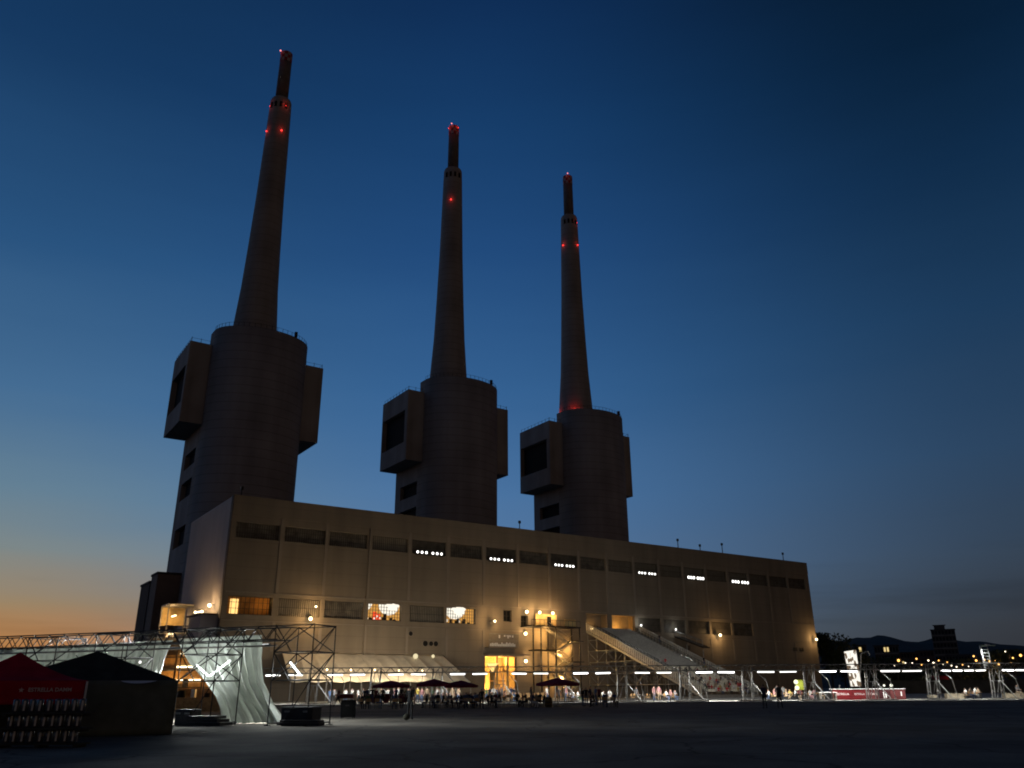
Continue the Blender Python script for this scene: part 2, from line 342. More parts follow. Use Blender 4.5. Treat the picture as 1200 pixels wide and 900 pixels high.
def window(s0, s1, z0, z1, pane, nb=0, nr=0, label=None, depth=.45):
    f = MB()
    w = .09
    f.fbox(s0+.01, s0+w, -depth-.02, -depth+.08, z0+.01, z1-.01).fbox(s1-w, s1-.01, -depth-.02, -depth+.08, z0+.01, z1-.01)
    f.fbox(s0+w, s1-w, -depth-.02, -depth+.08, z0+.01, z0+w).fbox(s0+w, s1-w, -depth-.02, -depth+.08, z1-w, z1-.01)
    fr = f.build('window', M['bars'], hall)
    if label: fr['label'] = label
    if nb or nr:
        g = MB()
        for i in range(1, nb): x = s0+(s1-s0)*i/nb; g.fbox(x-.035, x+.035, -depth, -depth+.06, z0+w, z1-w)
        for i in range(1, nr): z = z0+(z1-z0)*i/nr; g.fbox(s0+w, s1-w, -depth+.062, -depth+.10, z-.03, z+.03)
        g.build('glazing_bars', M['bars'], fr)
    if pane: MB().fbox(s0+w, s1-w, -depth-.12, -depth-.06, z0+w, z1-w).build('pane', pane, fr)
    return fr
for k in WL:
    t_ = up.get(k, 'd'); s0, s1 = WL[k], WL[k]+WW[k]
    window(s0, s1, Z1, Z2, M['glassd'] if t_ in 'db' else M['glassp'], 26 if t_ == 'b' else 18, 2 if t_ != 'd' else 3, 'dark open-looking window' if t_ == 'd' else 'pale ribbed window')
def lit_room(fr, s0, s1, z0, z1, domes, reds):
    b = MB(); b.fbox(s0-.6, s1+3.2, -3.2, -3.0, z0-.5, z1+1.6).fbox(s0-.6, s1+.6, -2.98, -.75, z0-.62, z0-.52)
    b.build('room_wall', E['room'], fr)  # wall glows by itself in place of lamplight in the room
    dm = MB()
    for cs, r in domes: dm.lathe(FP(cs, -1.7, z1-r*.95), [(r*.05, 0), (r*.5, r*.12), (r*.85, r*.45), (r, r*.9), (r*.98, r*1.0)], 24)
    dm.build('ceiling_shade', E['dome'], fr)
    q = MB()
    for cs, h in reds: q.fbox(cs-.3, cs+.3, -2.4, -2.1, z0, z0+h)
    q.build('red_lamp', E['pink'], fr)
    q = MB()
    for i in range(7):
        cs = s0+.5+(s1-s0-1)*random.random(); q.ball(FP(cs, -2.2, z0+.35+.5*random.random()), .22, 0, 1)
    q.build('table_lamp', E['dome'], fr)
    q = MB()
    for i in range(6):
        cs = s0+.4+(s1-s0-.8)*random.random(); q.fbox(cs-.2, cs+.2, -1.6, -1.3, z0-.4, z0+.3+.9*random.random())
    q.build('silhouette', M['dark'], fr)
for k, t_ in low.items():
    s0, s1 = LR[k]
    if t_ == 'exit': continue
    if t_ == 'lit':
        fr = window(s0, s1, Z3, Z4, None, 10, 3, 'window with orange light behind its bars')
        MB().fbox(s0-.4, s1+.4, -3.0, -2.8, Z3-.5, Z4+.5).build('room_wall', mat('ochre_room', (.40, .20, .06), .9, .3, 1), fr)
        q = MB(); q.fbox(s0+1.1, s0+2.3, -2.7, -2.6, Z3+.15, Z4-.2).build('bright_doorway', emi('door_glow', (1, .62, .2), 1.5), fr)
        point('window_bulb', FP(s1-.7, -1.2, Z4-.6), 60, AMB, fr, .12)
    elif t_ in ('lamp', 'lamp2'):
        fr = window(s0, s1, Z3, Z4, None, 12, 5, 'brightly lit window with white lampshade behind grid bars')
        if t_ == 'lamp': lit_room(fr, s0, s1, Z3, Z4, [(s0+.2, 1.1), (s0+4.5, 1.75)], [(s0+2.2, 1.5), (s0+2.9, 1.2)])
        else: lit_room(fr, s0, s1, Z3, Z4, [(s0+2.6, 1.9)], [(s0+.5, .9)])
    else: window(s0, s1, Z3, Z4, M['glassp'] if t_ == 'pale' else M['glassd'], 20, 2, 'pale ribbed window' if t_ == 'pale' else 'dark lower window')
for s0, s1, z0, z1 in ((53.6, 55.2, 12.2, 14.2), (49.8, 51.6, 13.0, 15.0)): window(s0, s1, z0, z1, M['dark'], 2, 2, 'small dark square window')
for s, z, r in ((31.2, 10.35, .36), (34.0, 8.85, .45), (35.1, 8.85, .38), (36.0, 8.85, .42)):
    v = MB(); p = FP(s, .02, z); v.tube(p, p+NF*.16, r+.08, r+.08, 20); v.tube(p+NF*.15, p+NF*.17, r, r, 20, 1); v.build('round_vent', [M['pil'], M['dark']], hall)
# exits at the head of the grandstand: lit niches
for s0, s1, wt in ((68.9, 74.2, 0), (75.4, 81.4, 1)):
    q = MB(); q.fbox(s0-.3, s1+.3, -2.6, -2.4, 11.9, 15.6).fbox(s0-.3, s1+.3, -2.38, -.72, 11.75, 11.95).fbox(s0-.5, s0-.31, -2.38, -.72, 11.9, 15.6).fbox(s1+.31, s1+.5, -2.38, -.72, 11.9, 15.6).fbox(s0-.3, s1+.3, -2.38, -.72, 15.25, 15.45)
    q.build('exit_niche', M['plaster'] if wt else M['facade'], hall)
# entrance hall
en = MB(); en.fbox(45.6, 52.9, -5.2, -5, 0, 7.2).fbox(45.4, 45.6, -5, -.72, 0, 7.2).fbox(52.9, 53.1, -5, -.72, 0, 7.2).fbox(45.6, 52.9, -4.98, -.72, 7.05, 7.25)
ent = en.build('entrance_hall', M['plaster'], hall)
cb = MB()
for s in (46.4, 49.2, 51.4): cb.fbox(s-.22, s+.22, -1.6, -1.1, .1, 7)
cb.build('column', M['plaster'], ent)
MB().fbox(47.0, 48.7, -4.9, -4.7, 4.6, 6.6).fbox(50.1, 50.9, -4.9, -4.7, .1, 6.0).fbox(46.8, 47.9, -3.2, -3.0, 2.6, 4.3).build('dark_doorway', M['dark'], ent)
MB().fbox(48.9, 52.5, -2.9, -2.6, 2.9, 3.1).fbox(46.0, 52.5, -2.95, -2.62, .1, 1.2).build('counter', M['wood'], ent)
MB().lathe(FP(48.9, -2.0, 4.4), [(.15, 0), (.35, .3), (1.1, 1.5), (1.15, 1.55)], 16).build('funnel_lamp', emi('funnel_glow', (1, .62, .2), 1.6), ent)
MB().fbox(45.6, 54.2, -.0+.02, 1.8, 7.12, 7.42).build('door_canopy', M['pil'], hall)
for s, w in ((47.2, 900), (50.6, 800)): point('entrance_bulb', FP(s, -2.3, 6.3), w, AMB, ent, .2)
point('entrance_bulb', FP(49.3, -3.6, 2.2), 350, AMB, ent, .15)
# balcony with its railing
bl = MB(); bl.fbox(45.8, 52.2, .02, 1.5, 8.35, 8.55); bal = bl.build('balcony', M['facade'], hall)
br = MB()
for i in range(34): s = 45.9+6.2*i/33; br.fbox(s-.02, s+.02, 1.4, 1.44, 8.56, 10.7)
br.fbox(45.8, 52.2, 1.38, 1.46, 10.7, 10.78).fbox(45.8, 52.2, 1.385, 1.455, 9.6, 9.65)
br.build('railing', M['steel'], bal)
wp = MB()
random.seed(3)
for i in range(16):
    s = 46.0+5.4*i/16; wp.fbox(s, s+.26, 1.46, 1.5, 8.65, 9.0+.35*random.random())
for i in range(8):
    s = 46.3+5*random.random(); wp.fbox(s, s+.3, 1.46, 1.5, 10.0+.4*random.random(), 10.55)
wp.build('reflection_sheet', M['white'], bal)  # white sheets stand in for pale reflections on the railing

for s_, z_, w_, h_ in ((129.8, 9.4, 1.3, .8), (132.0, 9.4, 1.3, .8), (95.5, 9.0, .9, .9)):
    q = MB(); q.fbox(s_, s_+w_, .01, .10, z_, z_+h_)
    for k in range(5): q.fbox(s_+.06, s_+w_-.06, .101, .14, z_+.08+k*h_/5.5, z_+.12+k*h_/5.5)
    q.build('vent_grille', M['bars'], hall)
for s_, z0_, z1_ in ((22.9, .1, 27.0), (60.0+.05, 15.7, 27.0), (88.4, .1, 27.0), (123.4, .1, 27.0)):
    q = MB(); q.tube(FP(s_, .2, z0_), FP(s_, .2, z1_), .07, n=8)
    for k in range(6): z = z0_+(z1_-z0_)*(k+.5)/6; q.fbox(s_-.12, s_+.12, .011, .28, z-.04, z+.04)
    q.build('downpipe', M['pil'], hall)
# wall lamps
LAMPG = 'amber flood lamps on the turbine hall walls'
def wall_lamp(pos, nrm, w_, label, col=SOD, r=.21, off=.75):
    pos = Vector(pos); o = thing('wall_lamp', label, 'lamp', pos, LAMPG)
    MB().tube(pos-nrm*.0, pos+nrm*off*.8, .05, .05, 6).build('bracket', M['dsteel'], o)
    h = pos+nrm*off
    w = w_*.52
    MB().lathe(h+Vector((0, 0, r*.55)), [(r*.75, 0), (r*.65, .10), (.06, .2)], 12).build('lamp_hood', M['dsteel'], o)
    MB().ball(h-Vector((0, 0, .10)), r, 0, 2).build('bulb', E['warm'], o)
    point('lamp_light', h+nrm*(r+.35), w, col, o, .2); return o
wall_lamp(FP(46.7, .2, 12.9), NF, 1000, 'single amber lamp on the facade above the railed balcony', off=1.75)
wall_lamp(FP(54.3, .2, 14.9), NF, 700, 'leftmost of three amber lamps above the outdoor staircase', r=.3)
wall_lamp(FP(57.2, .2, 14.9), NF, 800, 'middle of three amber lamps above the outdoor staircase', r=.27)
wall_lamp(FP(60.2, .2, 14.9), NF, 800, 'rightmost of three amber lamps above the outdoor staircase', r=.27)
wall_lamp(FP(54.2, .2, 11.1), NF, 500, 'upper amber lamp beside the staircase, below the row of three', r=.3, off=.4)
wall_lamp(FP(54.2, .2, 6.4), NF, 500, 'lower amber lamp beside the staircase, right of the entrance', r=.3, off=.4)
wall_lamp(FP(13.4, .2, 12.1), NF, 950, 'bright amber lamp low on the facade above the big scaffold tower', r=.29)
wall_lamp(FP(14.3, .2, 14.0), NF, 120, 'small faint amber lamp just above the brightest left facade lamp', r=.16, off=.3)
wall_lamp(FP(104.8, .2, 12.25), NF, 800, 'lone amber lamp on the facade right of the grandstand', r=.29)
wall_lamp(FP(137.4, .2, 12.2), NF, 700, 'last amber lamp at the far right corner of the hall', r=.28)
SN = -U
wall_lamp(FP(-.12, -3.6, 13.8), SN, 900, 'amber lamp high on the pale side wall near the corner', r=.28)
wall_lamp(FP(-.12, -9.4, 13.2), SN, 260, 'amber lamp at the left end of the side porch', r=.22)
wall_lamp(FP(-.12, -7.6, 13.2), SN, 260, 'amber lamp in the middle of the side porch row', r=.22)
wall_lamp(FP(-.12, -11.6, 13.4), SN, 200, 'leftmost amber lamp on the pale side wall', r=.2)
# side porch box and its stair
pr = thing('side_porch', 'pale ribbed porch box on the side wall of the hall under lamps', 'porch', FP(-1.5, -5.5, 0))
pb = MB(); pb.fbox(-2.4, -.12, -8.6, -1.6, 4.0, 12.2)
for i in range(14): t = -8.3+6.6*i/13; pb.fbox(-2.47, -2.41, t-.1, t+.1, 4.1, 12.0)
pb.build('wall', M['clad'], pr); MB().fbox(-2.8, -.12, -8.9, -1.3, 12.22, 12.4).build('roof', M['pil'], pr)
MB().fbox(-2.3, -.12, -8.5, -1.7, .0, 3.98).build('base', M['facade'], pr)
es = thing('escape_stair', 'lit metal escape stair left of the pale side wall', 'staircase', FP(-2.5, -17, 0))
eb = MB()
for s in (-4.2, -.5):
    for t in (-20, -15): eb.fbox(s-.09, s+.09, t-.09, t+.09, 0, 14.6)
eb.fbox(-4.3, -.4, -20.1, -14.9, 14.6, 14.8); eb.build('frame', M['scaf'], es)
for z in (5.4, 8.6, 10.4): MB().fbox(-4.2, -.5, -19.9, -15.1, z, z+.15).build('landing', M['scaf'], es)
for i, (za, zb) in enumerate(((.2, 5.4), (5.5, 8.6), (8.7, 10.4))):
    q = MB(); t0, t1 = (-19.5, -15.5) if i % 2 else (-15.5, -19.5)
    for k in range(10):
        z = za+(zb-za)*k/10; t = t0+(t1-t0)*k/10; q.fbox(-3.6, -1.4, t-.2, t+.2, z, z+.08)
    q.build('flight', M['scaf'], es)
MB().fbox(-4.1, -.45, -20.05, -19.92, 11.7, 14.55).build('back_panel', M['plaster'], es)
MB().fbox(-4.1, -.45, -20.05, -19.92, 4.0, 9.6).build('back_panel', M['plaster'], es)
rb = MB()
for z in (6.4, 9.6, 11.4):
    rb.tube(FP(-4.2, -20, z), FP(-4.2, -15, z), .05); rb.tube(FP(-4.2, -15, z), FP(-.5, -15, z), .05)
rb.build('handrail', M['dsteel'], es)
lt = MB()
for z, tt in ((13.0, -17.5), (10.2, -17.6), (8.2, -17.8), (5.2, -18)): lt.fbox(-2.9, -2.6, tt-1.2, tt+1.2, z, z+.15)
lt.build('strip_lamp', emi('stair_strip', (1, .82, .48), 4), es)
for z in (12.8, 9.8, 7.6, 4.6): point('stair_light', FP(-3.0, -17.5, z), 260, SOD, es, .2)

# flood-lamp banks under six of the upper windows
FG = 'banks of white floodlights below the upper windows'
fl = [(4, 31.7, 36.9, 'leftmost'), (6, 46.7, 51.8, 'second from the left'), (8, 61.4, 66.2, 'third from the left'), (11, 82.9, 87.8, 'fourth from the left'), (13, 97.1, 102.0, 'second from the right'), (15, 111.0, 116.4, 'rightmost')]
for k, a, b, nm in fl:
    o = thing('floodlight_bank', nm+' bank of six white floodlights in the upper facade windows', 'floodlight', FP((a+b)/2, 0, 23.6), FG)
    MB().fbox(a-.2, b+.2, .12, .22, 23.42, 23.52).fbox(a, a+.08, .0, .2, 23.4, 23.6).fbox(b-.08, b, .0, .2, 23.4, 23.6).build('mounting_bar', M['dsteel'], o)
    for i in range(6):
        s = a+.3+(b-a-.6)*(i+(.35 if i > 2 else -.15))/5.4
        p = FP(s, .35, 23.86)
        MB().tube(p-NF*.22, p, .24, .30, 12).build('lamp_housing', M['dsteel'], o)
        MB().tube(p+NF*.01, p+NF*.05, .22 if k < 12 else .30, None, 12).build('lens', E['flood'], o)
    if k in (8, 11, 13): spot('flood_beam', FP((a+b)/2, .75, 23.7), FP(76.0, 23.5 if k != 11 else 11, 1.5 if k != 11 else 7), 9000 if k != 11 else 4500, COOL, R(34 if k != 11 else 46), o, .4, .5)
    else: spot('flood_beam', FP((a+b)/2, .75, 23.7), FP((a+b)/2, 18, 0), 1500, COOL, R(64 if k < 15 else 84), o, .4, .6)

# roof masts
RG = 'short masts on the hall roof edge'
for px, py, h, nm in ((284, 577, 1.4, 'at the left corner of the hall roof'), (611, 613, 1.5, 'between the middle and right towers'), (797, 637, 1.9, 'first right of the right tower'), (823, 641, 1.3, 'second right of the right tower'), (849, 642, 2.2, 'third and tallest right of the right tower'), (921, 656, 1.8, 'nearest the far right end of the roof')):
    r = ray(px, py+4); Ap = A0; k = (Ap-O).dot(NF)/r.dot(NF); p = O+r*k; p = Vector((p.x, p.y, HH-.5))-NF*.6
    m_ = MB(); m_.tube(p, p+Vector((0, 0, h+.5)), .10, .08, 6); m_.box(p+Vector((0, 0, h+.45)), (.42, .3, .5), HA)
    tag(m_.build('roof_mast', M['dsteel'], None, p), 'short mast on the hall roof, '+nm, 'mast', RG)

# ------------------------------------------------------------------ the three chimney towers
TG = 'chimney towers behind the turbine hall'
def tower(P, label, red_at):
    P = Vector(P); o = thing('chimney_tower', label, 'chimney', P, TG); V = -NF
    def T(u, w, z): return P+U*u+V*w+Vector((0, 0, z))
    def tb(m, u0, u1, w0, w1, z0, z1, mi=0): return m.hexa([T(u0,w0,z0), T(u1,w0,z0), T(u1,w1,z0), T(u0,w1,z0), T(u0,w0,z1), T(u1,w0,z1), T(u1,w1,z1), T(u0,w1,z1)], mi)
    RZ, BZ, BB = 93.0, 88.8, 66.4
    # rounded front
    bow = MB(); n = 40; prof = [(-12.9*cos(pi*i/n), -8-9.2*sin(pi*i/n)) for i in range(n+1)]
    pr2 = prof+[(12.9, -5.0), (-12.9, -5.0)]
    lo = [bow.b.verts.new(T(a, b, 0)) for a, b in pr2]; hi = [bow.b.verts.new(T(a, b, RZ)) for a, b in pr2]
    for i in range(len(pr2)):
        j = (i+1) % len(pr2); f = bow.b.faces.new((lo[i], lo[j], hi[j], hi[i])); f.smooth = i < n
    bow.b.faces.new(hi); bw = bow.build('rounded_front', M['tower'], o)
    # body: frame of slabs so that the side openings are real recesses
    bd = MB(); tb(bd, -11.2, 11.2, -4.99, 9.6, 0, BZ-.2)
    for sgn in (-1, 1):
        u0, u1 = sorted((sgn*11.22, sgn*12.9))
        tb(bd, u0, u1, 6.2, 9.6, 0, BZ-.3)
        for z0, z1 in ((61.1, 66.3), (53.2, 56.9), (41, 48.5), (0, 36)): tb(bd, u0, u1, -4.98, 6.19, z0, z1)
    bd.build('boiler_house', M['towerb'], o)
    for sgn in (-1, 1):
        u0, u1 = sorted((sgn*11.23, sgn*11.6)); tb(MB(), u0, u1, -4.96, 6.18, 36.1, 61.0).build('dark_recess', M['dark'], o)
    for sgn in (-1, 1):
        bx = MB(); a, b, c_ = sgn*12.92, sgn*16.8, sgn*18.5
        tb(bx, *sorted((a, b)), -7.95, 9.9, BB, BZ)
        i0, i1 = sorted((b+sgn*.002, c_))
        tb(bx, i0, i1, -7.95, -6.2, BB, BZ); tb(bx, i0, i1, 9.4, 9.9, BB, BZ)
        tb(bx, i0, i1, -6.19, 9.39, BB, 72.2); tb(bx, i0, i1, -6.19, 9.39, 82.6, BZ)
        x = bx.build('side_box', M['towerb'], o)
        w_ = MB(); tb(w_, *sorted((b+sgn*.01, b+sgn*.2)), -6.18, 9.38, 72.3, 82.5); w_.build('opening', M['dark'], x)
        rl = MB()
        for i in range(9): rl.tube(T(c_-sgn*.3, -7.5+2.1*i, BZ), T(c_-sgn*.3, -7.5+2.1*i, BZ+1.1), .07)
        for i in range(3): rl.tube(T(c_-sgn*(.3+2.4*i), -7.6, BZ), T(c_-sgn*(.3+2.4*i), -7.6, BZ+1.3), .07)
        rl.tube(T(c_-sgn*.3, -7.5, BZ+1.05), T(c_-sgn*.3, 9.3, BZ+1.05), .04); rl.tube(T(c_-sgn*.3, -7.6, BZ+1.05), T(c_-sgn*5.1, -7.6, BZ+1.05), .04)
        rl.build('railing', M['dsteel'], x)
    rl = MB(); pp = [T(-12.6*cos(pi*i/26), -8-8.9*sin(pi*i/26), RZ) for i in range(27)]
    for i, p in enumerate(pp):
        rl.tube(p, p+Vector((0, 0, 1.2)), .06)
        if i: rl.tube(pp[i-1]+Vector((0, 0, 1.15)), p+Vector((0, 0, 1.15)), .04)
    q = pp[18]; rl.box(q+Vector((0, 0, .9)), (.7, .7, 1.6), HA)
    rl.build('roof_railing', M['dsteel'], o)
    sh = MB(); sh.lathe(P, [(6.75, 88.5), (6.45, 95), (6.05, 100.5), (5.25, 112.2), (4.7, 126), (4.08, 145), (3.72, 162), (3.42, 176), (3.3, 180), (3.05, 180.7), (2.0, 180.7)], 32)
    chm = sh.build('chimney_shaft', M['tower'], o)
    MB().lathe(P, [(2.02, 180.75), (1.98, 190), (1.92, 196.1)], 24).build('flue', mat('flue_steel', (.16, .135, .12), .8, .2, .5), chm)
    ck = MB(); nseg = 12
    for k in range(3):
        z0 = 196.15+1.3*k
        for i in range(nseg):
            a0, a1 = 2*pi*i/nseg, 2*pi*(i+1)/nseg; r = 1.98
            ck.face([P+Vector((r*cos(a), r*sin(a), z)) for a, z in ((a0, z0), (a1, z0), (a1, z0+1.3), (a0, z0+1.3))], (i+k) % 2)
    ck.lathe(P, [(1.7, 196.0), (1.7, 199.9)], 16, 1); ck.build('checkered_cap', [M['check_w'], M['check_r']], chm)
    sl = MB()
    for a in (-2.2, -1.72, -1.25, -.75):
        sl.box(P+Vector((3.42*cos(a), 3.42*sin(a), 177.2)), (.75, .35, 1.9), a+pi/2)
    sl.build('slot', M['dark'], chm)
    for a, z, big in red_at:
        rr = 2.0 if z > 190 else 3.3+(180-z)*.02 if z > 150 else 6.75
        p = P+Vector(((rr+.25)*cos(a), (rr+.25)*sin(a), z))
        MB().ball(p, big*.62, 0, 1).build('beacon', E['redp'] if z > 199 else E['redl'], chm)
        point('beacon_glow', p+Vector((.9*cos(a), .9*sin(a), .3)), 130 if z < 150 else 30, (1, .05, .03), chm, .2)
    return o
tower((-74.29, 214.18, 0), 'tallest-looking concrete chimney tower at the left, behind the end of the hall', [(-2.4, 200.3, .45), (-2.35, 167, .35), (-.95, 167, .42), (-.8, 177, .2), (-2.4, 177, .16)])
tower((-21.22, 252.51, 0), 'middle concrete chimney tower with one red light on its shaft', [(-1.9, 200.4, .40), (-1.62, 166, .42), (-2.6, 199, .22), (-.7, 199, .22)])
tower((23.59, 284.67, 0), 'rightmost concrete chimney tower, farthest away, with red lights at its foot', [(-1.6, 200.5, .42), (-2.45, 166.5, .42), (-.72, 166.5, .42), (-1.75, 95.8, .6), (-2.9, 95.6, .42), (-.6, 177, .2)])
# low blocks left of the first tower
P1 = Vector((-74.29, 214.18, 0)); V = -NF
def tw(u, w, z): return P1+U*u+V*w+Vector((0, 0, z))
def block(name, label, u0, u1, w0, w1, z, m):
    o = thing(name, label, 'building', tw((u0+u1)/2, (w0+w1)/2, 0))
    b = MB(); b.hexa([tw(u0,w0,0), tw(u1,w0,0), tw(u1,w1,0), tw(u0,w1,0), tw(u0,w0,z), tw(u1,w0,z), tw(u1,w1,z), tw(u0,w1,z)]); b.build('wall', m, o)
    b = MB(); b.hexa([tw(u0-.2,w0-.2,z+.003), tw(u1+.2,w0-.2,z+.003), tw(u1+.2,w1+.2,z+.003), tw(u0-.2,w1+.2,z+.003), tw(u0-.2,w0-.2,z+.5), tw(u1+.2,w0-.2,z+.5), tw(u1+.2,w1+.2,z+.5), tw(u0-.2,w1+.2,z+.5)]); b.build('parapet', M['roofd'], o)
block('service_block', 'brown service block at the foot of the left chimney tower', -18.3, -13.0, -8.0, -1.2, 28.0, mat('service_brown', (.20, .15, .12), .9, .2, .2))
block('switch_house', 'dark low block at far left beside the left chimney tower', -18.5, -13.0, -1.0, 9.5, 26.6, mat('switch_dark', (.06, .05, .045), .9, .2, .2))

# ------------------------------------------------------------------ outdoor stair tower on the facade
st = thing('stair_tower', 'dark steel stair tower with zigzag flights on the amber-lit facade', 'staircase', FP(58, 2, 0))
pb = MB()
for s in (55.6, 58.9, 64.4):
    for t in (1.0, 3.4): pb.fbox(s-.10, s+.10, t-.10, t+.10, .1, 12.1)
pb.build('post', M['dsteel'], st)
MB().fbox(53.4, 64.6, .2, 3.6, 12.1, 12.3).build('landing', M['dsteel'], st)
MB().fbox(54.6, 60.4, .9, 3.6, 8.0, 8.2).build('landing', M['dsteel'], st)
MB().fbox(54.6, 60.4, .9, 3.6, 4.3, 4.5).build('landing', M['dsteel'], st)
MB().fbox(62.6, 65.2, .9, 3.6, 9.7, 9.85).build('landing', M['dsteel'], st)
MB().fbox(62.6, 65.2, .9, 3.6, 6.1, 6.25).build('landing', M['dsteel'], st)
for sa, za, sb, zb, t in ((58.2, 12.1, 62.7, 9.8, 1.6), (62.7, 9.8, 59.6, 8.1, 3.0), (59.8, 8.1, 62.7, 6.2, 1.6), (62.7, 6.2, 59.6, 4.4, 3.0), (59.8, 4.4, 63.5, 2.2, 1.6), (63.5, 2.2, 60.0, .1, 3.0)):
    q = MB()
    for dt in (-.5, .5):
        q.hexa([FP(sa,t+dt-.05,za-.3), FP(sb,t+dt-.05,zb-.3), FP(sb,t+dt+.05,zb-.3), FP(sa,t+dt+.05,za-.3), FP(sa,t+dt-.05,za), FP(sb,t+dt-.05,zb), FP(sb,t+dt+.05,zb), FP(sa,t+dt+.05,za)])
        q.tube(FP(sa,t+dt,za+1.0), FP(sb,t+dt,zb+1.0), .05)
    for k in range(9): f = (k+.5)/9; s = sa+(sb-sa)*f; z = za+(zb-za)*f; q.fbox(s-.17, s+.17, t-.44, t+.44, z-.16, z-.11)
    q.build('flight', M['scaf'], st)
rb = MB()
for s in [53.5+i*.92 for i in range(13)]: rb.tube(FP(s, 3.55, 12.3), FP(s, 3.55, 13.3), .035)
rb.tube(FP(53.5, 3.55, 13.3), FP(64.5, 3.55, 13.3), .05); rb.build('guard_rail', M['dsteel'], st)
point('stair_bulb', FP(58.0, 1.6, 10.9), 660, AMB, st, .2); point('stair_bulb', FP(60.5, 2.2, 7.2), 990, AMB, st, .2); point('stair_bulb', FP(61.0, 2.2, 3.4), 770, AMB, st, .2); point('stair_bulb', FP(64.0, 1.2, 8.6), 440, AMB, st, .2)
cabn = thing('rooftop_cabin', 'amber-lit low cabin wall on the stair tower top landing', 'cabin', FP(59.5, .6, 12.3))
MB().fbox(56.6, 61.4, .3, .5, 12.32, 14.6).build('wall', M['plaster'], cabn); MB().fbox(61.6, 64.2, 2.6, 2.7, 12.32, 13.6).build('side_panel', M['plaster'], cabn)
MB().fbox(59.2, 60.1, .51, .56, 12.35, 14.2).build('door', M['dark'], cabn)

# ------------------------------------------------------------------ grandstand
gs = thing('grandstand', 'tall scaffold grandstand of grey seat rows running down from the hall facade', 'grandstand', FP(75, 14, 0))
GS0, GS1, GT, GZ0, GZ1 = 68.8, 82.2, 28.6, 12.35, .75
NR = 34
def gz(t): return GZ0+(GZ1-GZ0)*t/GT
for r in range(NR):
    t0 = GT*r/NR; t1 = GT*(r+1)/NR; z = gz(t0)
    q = MB(); q.fbox(GS0+1.9, GS1-1.9, t0+.05, t0+.62, z-.06, z)                     # seat boards
    q.fbox(GS0+1.9, GS1-1.9, t0+.02, t0+.06, z, z+.32)                                # low backs
    q.build('seat_row', M['cream'] if r > 21 else M['seat'], gs)  # low rows take paler boards: truss lamplight put into the colour
dk = MB()
for r in range(NR):
    t0 = GT*r/NR; t1 = GT*(r+1)/NR; z = gz(t1)-.30
    dk.fbox(GS0+.1, GS1-.1, t0, t1-.004, z-.05, z)
dk.build('deck', M['dsteel'], gs)
for nm, s0 in (('left', GS0+.25), ('right', GS1-1.75)):
    q = MB()
    for r in range(NR*2):
        t0 = GT*r/NR/2; q.fbox(s0, s0+1.5, t0+.02, t0+.36, gz(t0)-.10, gz(t0)-.02)
    q.build('aisle_stairs', M['scaf'], gs)
    q = MB()
    for r in range(NR):
        t0 = GT*(r+.5)/NR; s = s0+(1.48 if nm == 'left' else .02); q.tube(FP(s, t0, gz(t0)-.1), FP(s, t0, gz(t0)+.95), .045)
    q.tube(FP(s, .3, gz(.3)+.95), FP(s, GT-.5, gz(GT-.5)+.95), .05); q.build('aisle_rail', M['dsteel'], gs)
for s in (GS0, GS1):
    q = MB(); sl = lambda t, dz: gz(t)+dz
    q.hexa([FP(s-.06,GT,sl(GT,-.7)), FP(s+.06,GT,sl(GT,-.7)), FP(s+.06,0,sl(0,-.7)), FP(s-.06,0,sl(0,-.7)), FP(s-.06,GT,sl(GT,-.25)), FP(s+.06,GT,sl(GT,-.25)), FP(s+.06,0,sl(0,-.25)), FP(s-.06,0,sl(0,-.25))])
    q.build('stringer', M['steel'], gs)
    q = MB(); n = 58
    for i in range(n):
        t = .2+(GT-.4)*i/(n-1); w = .15
        q.hexa([FP(s-.03,t+w,sl(t+w,-.2)), FP(s+.03,t+w,sl(t+w,-.2)), FP(s+.03,t-w,sl(t-w,-.2)), FP(s-.03,t-w,sl(t-w,-.2)), FP(s-.03,t+w,sl(t+w,.95)), FP(s+.03,t+w,sl(t+w,.95)), FP(s+.03,t-w,sl(t-w,.95)), FP(s-.03,t-w,sl(t-w,.95))])
    q.tube(FP(s, 0, sl(0, 1.05)), FP(s, GT, sl(GT, 1.05)), .07); q.build('side_railing', mat('railing_boards', (.40, .37, .31), .7, .2, 3), gs)
# scaffold below
q = MB()
for s in (GS0+.1, GS0+4.5, GS0+9, GS1-.1):
    for t in [GT*i/11 for i in range(12)]:
        if gz(t)-.8 > .6: q.tube(FP(s, t+.3, .1), FP(s, t+.3, gz(t+.3)-.7), .06, n=5)
    for z in (2.2, 4.2, 6.2, 8.2, 10.2):
        tm = GT*(GZ0-z-.9)/(GZ0-GZ1); q.tube(FP(s, .3, z), FP(s, max(tm, .5), z), .05, n=5)
    for i in range(11):
        t0 = GT*i/11+.3; t1 = t0+GT/11
        for z in (2.2, 4.2, 6.2, 8.2):
            if gz(t1)-.8 > z+2: q.tube(FP(s, t0, z if i % 2 else z+2), FP(s, t1, z+2 if i % 2 else z), .04, n=5)
for t in [GT*i/11+.3 for i in range(0, 10)]:
    for z in (2.2, 4.2, 6.2, 8.2, 10.2):
        if gz(t)-.8 > z: q.tube(FP(GS0+.1, t, z), FP(GS1-.1, t, z), .045, n=5)
q.build('support_frame', M['steel'], gs)
fw = MB(); fw.fbox(GS0+.1, GS1-.1, GT+.01, GT+.1, .1, .55); fw.build('front_skirt', M['scaf'], gs)
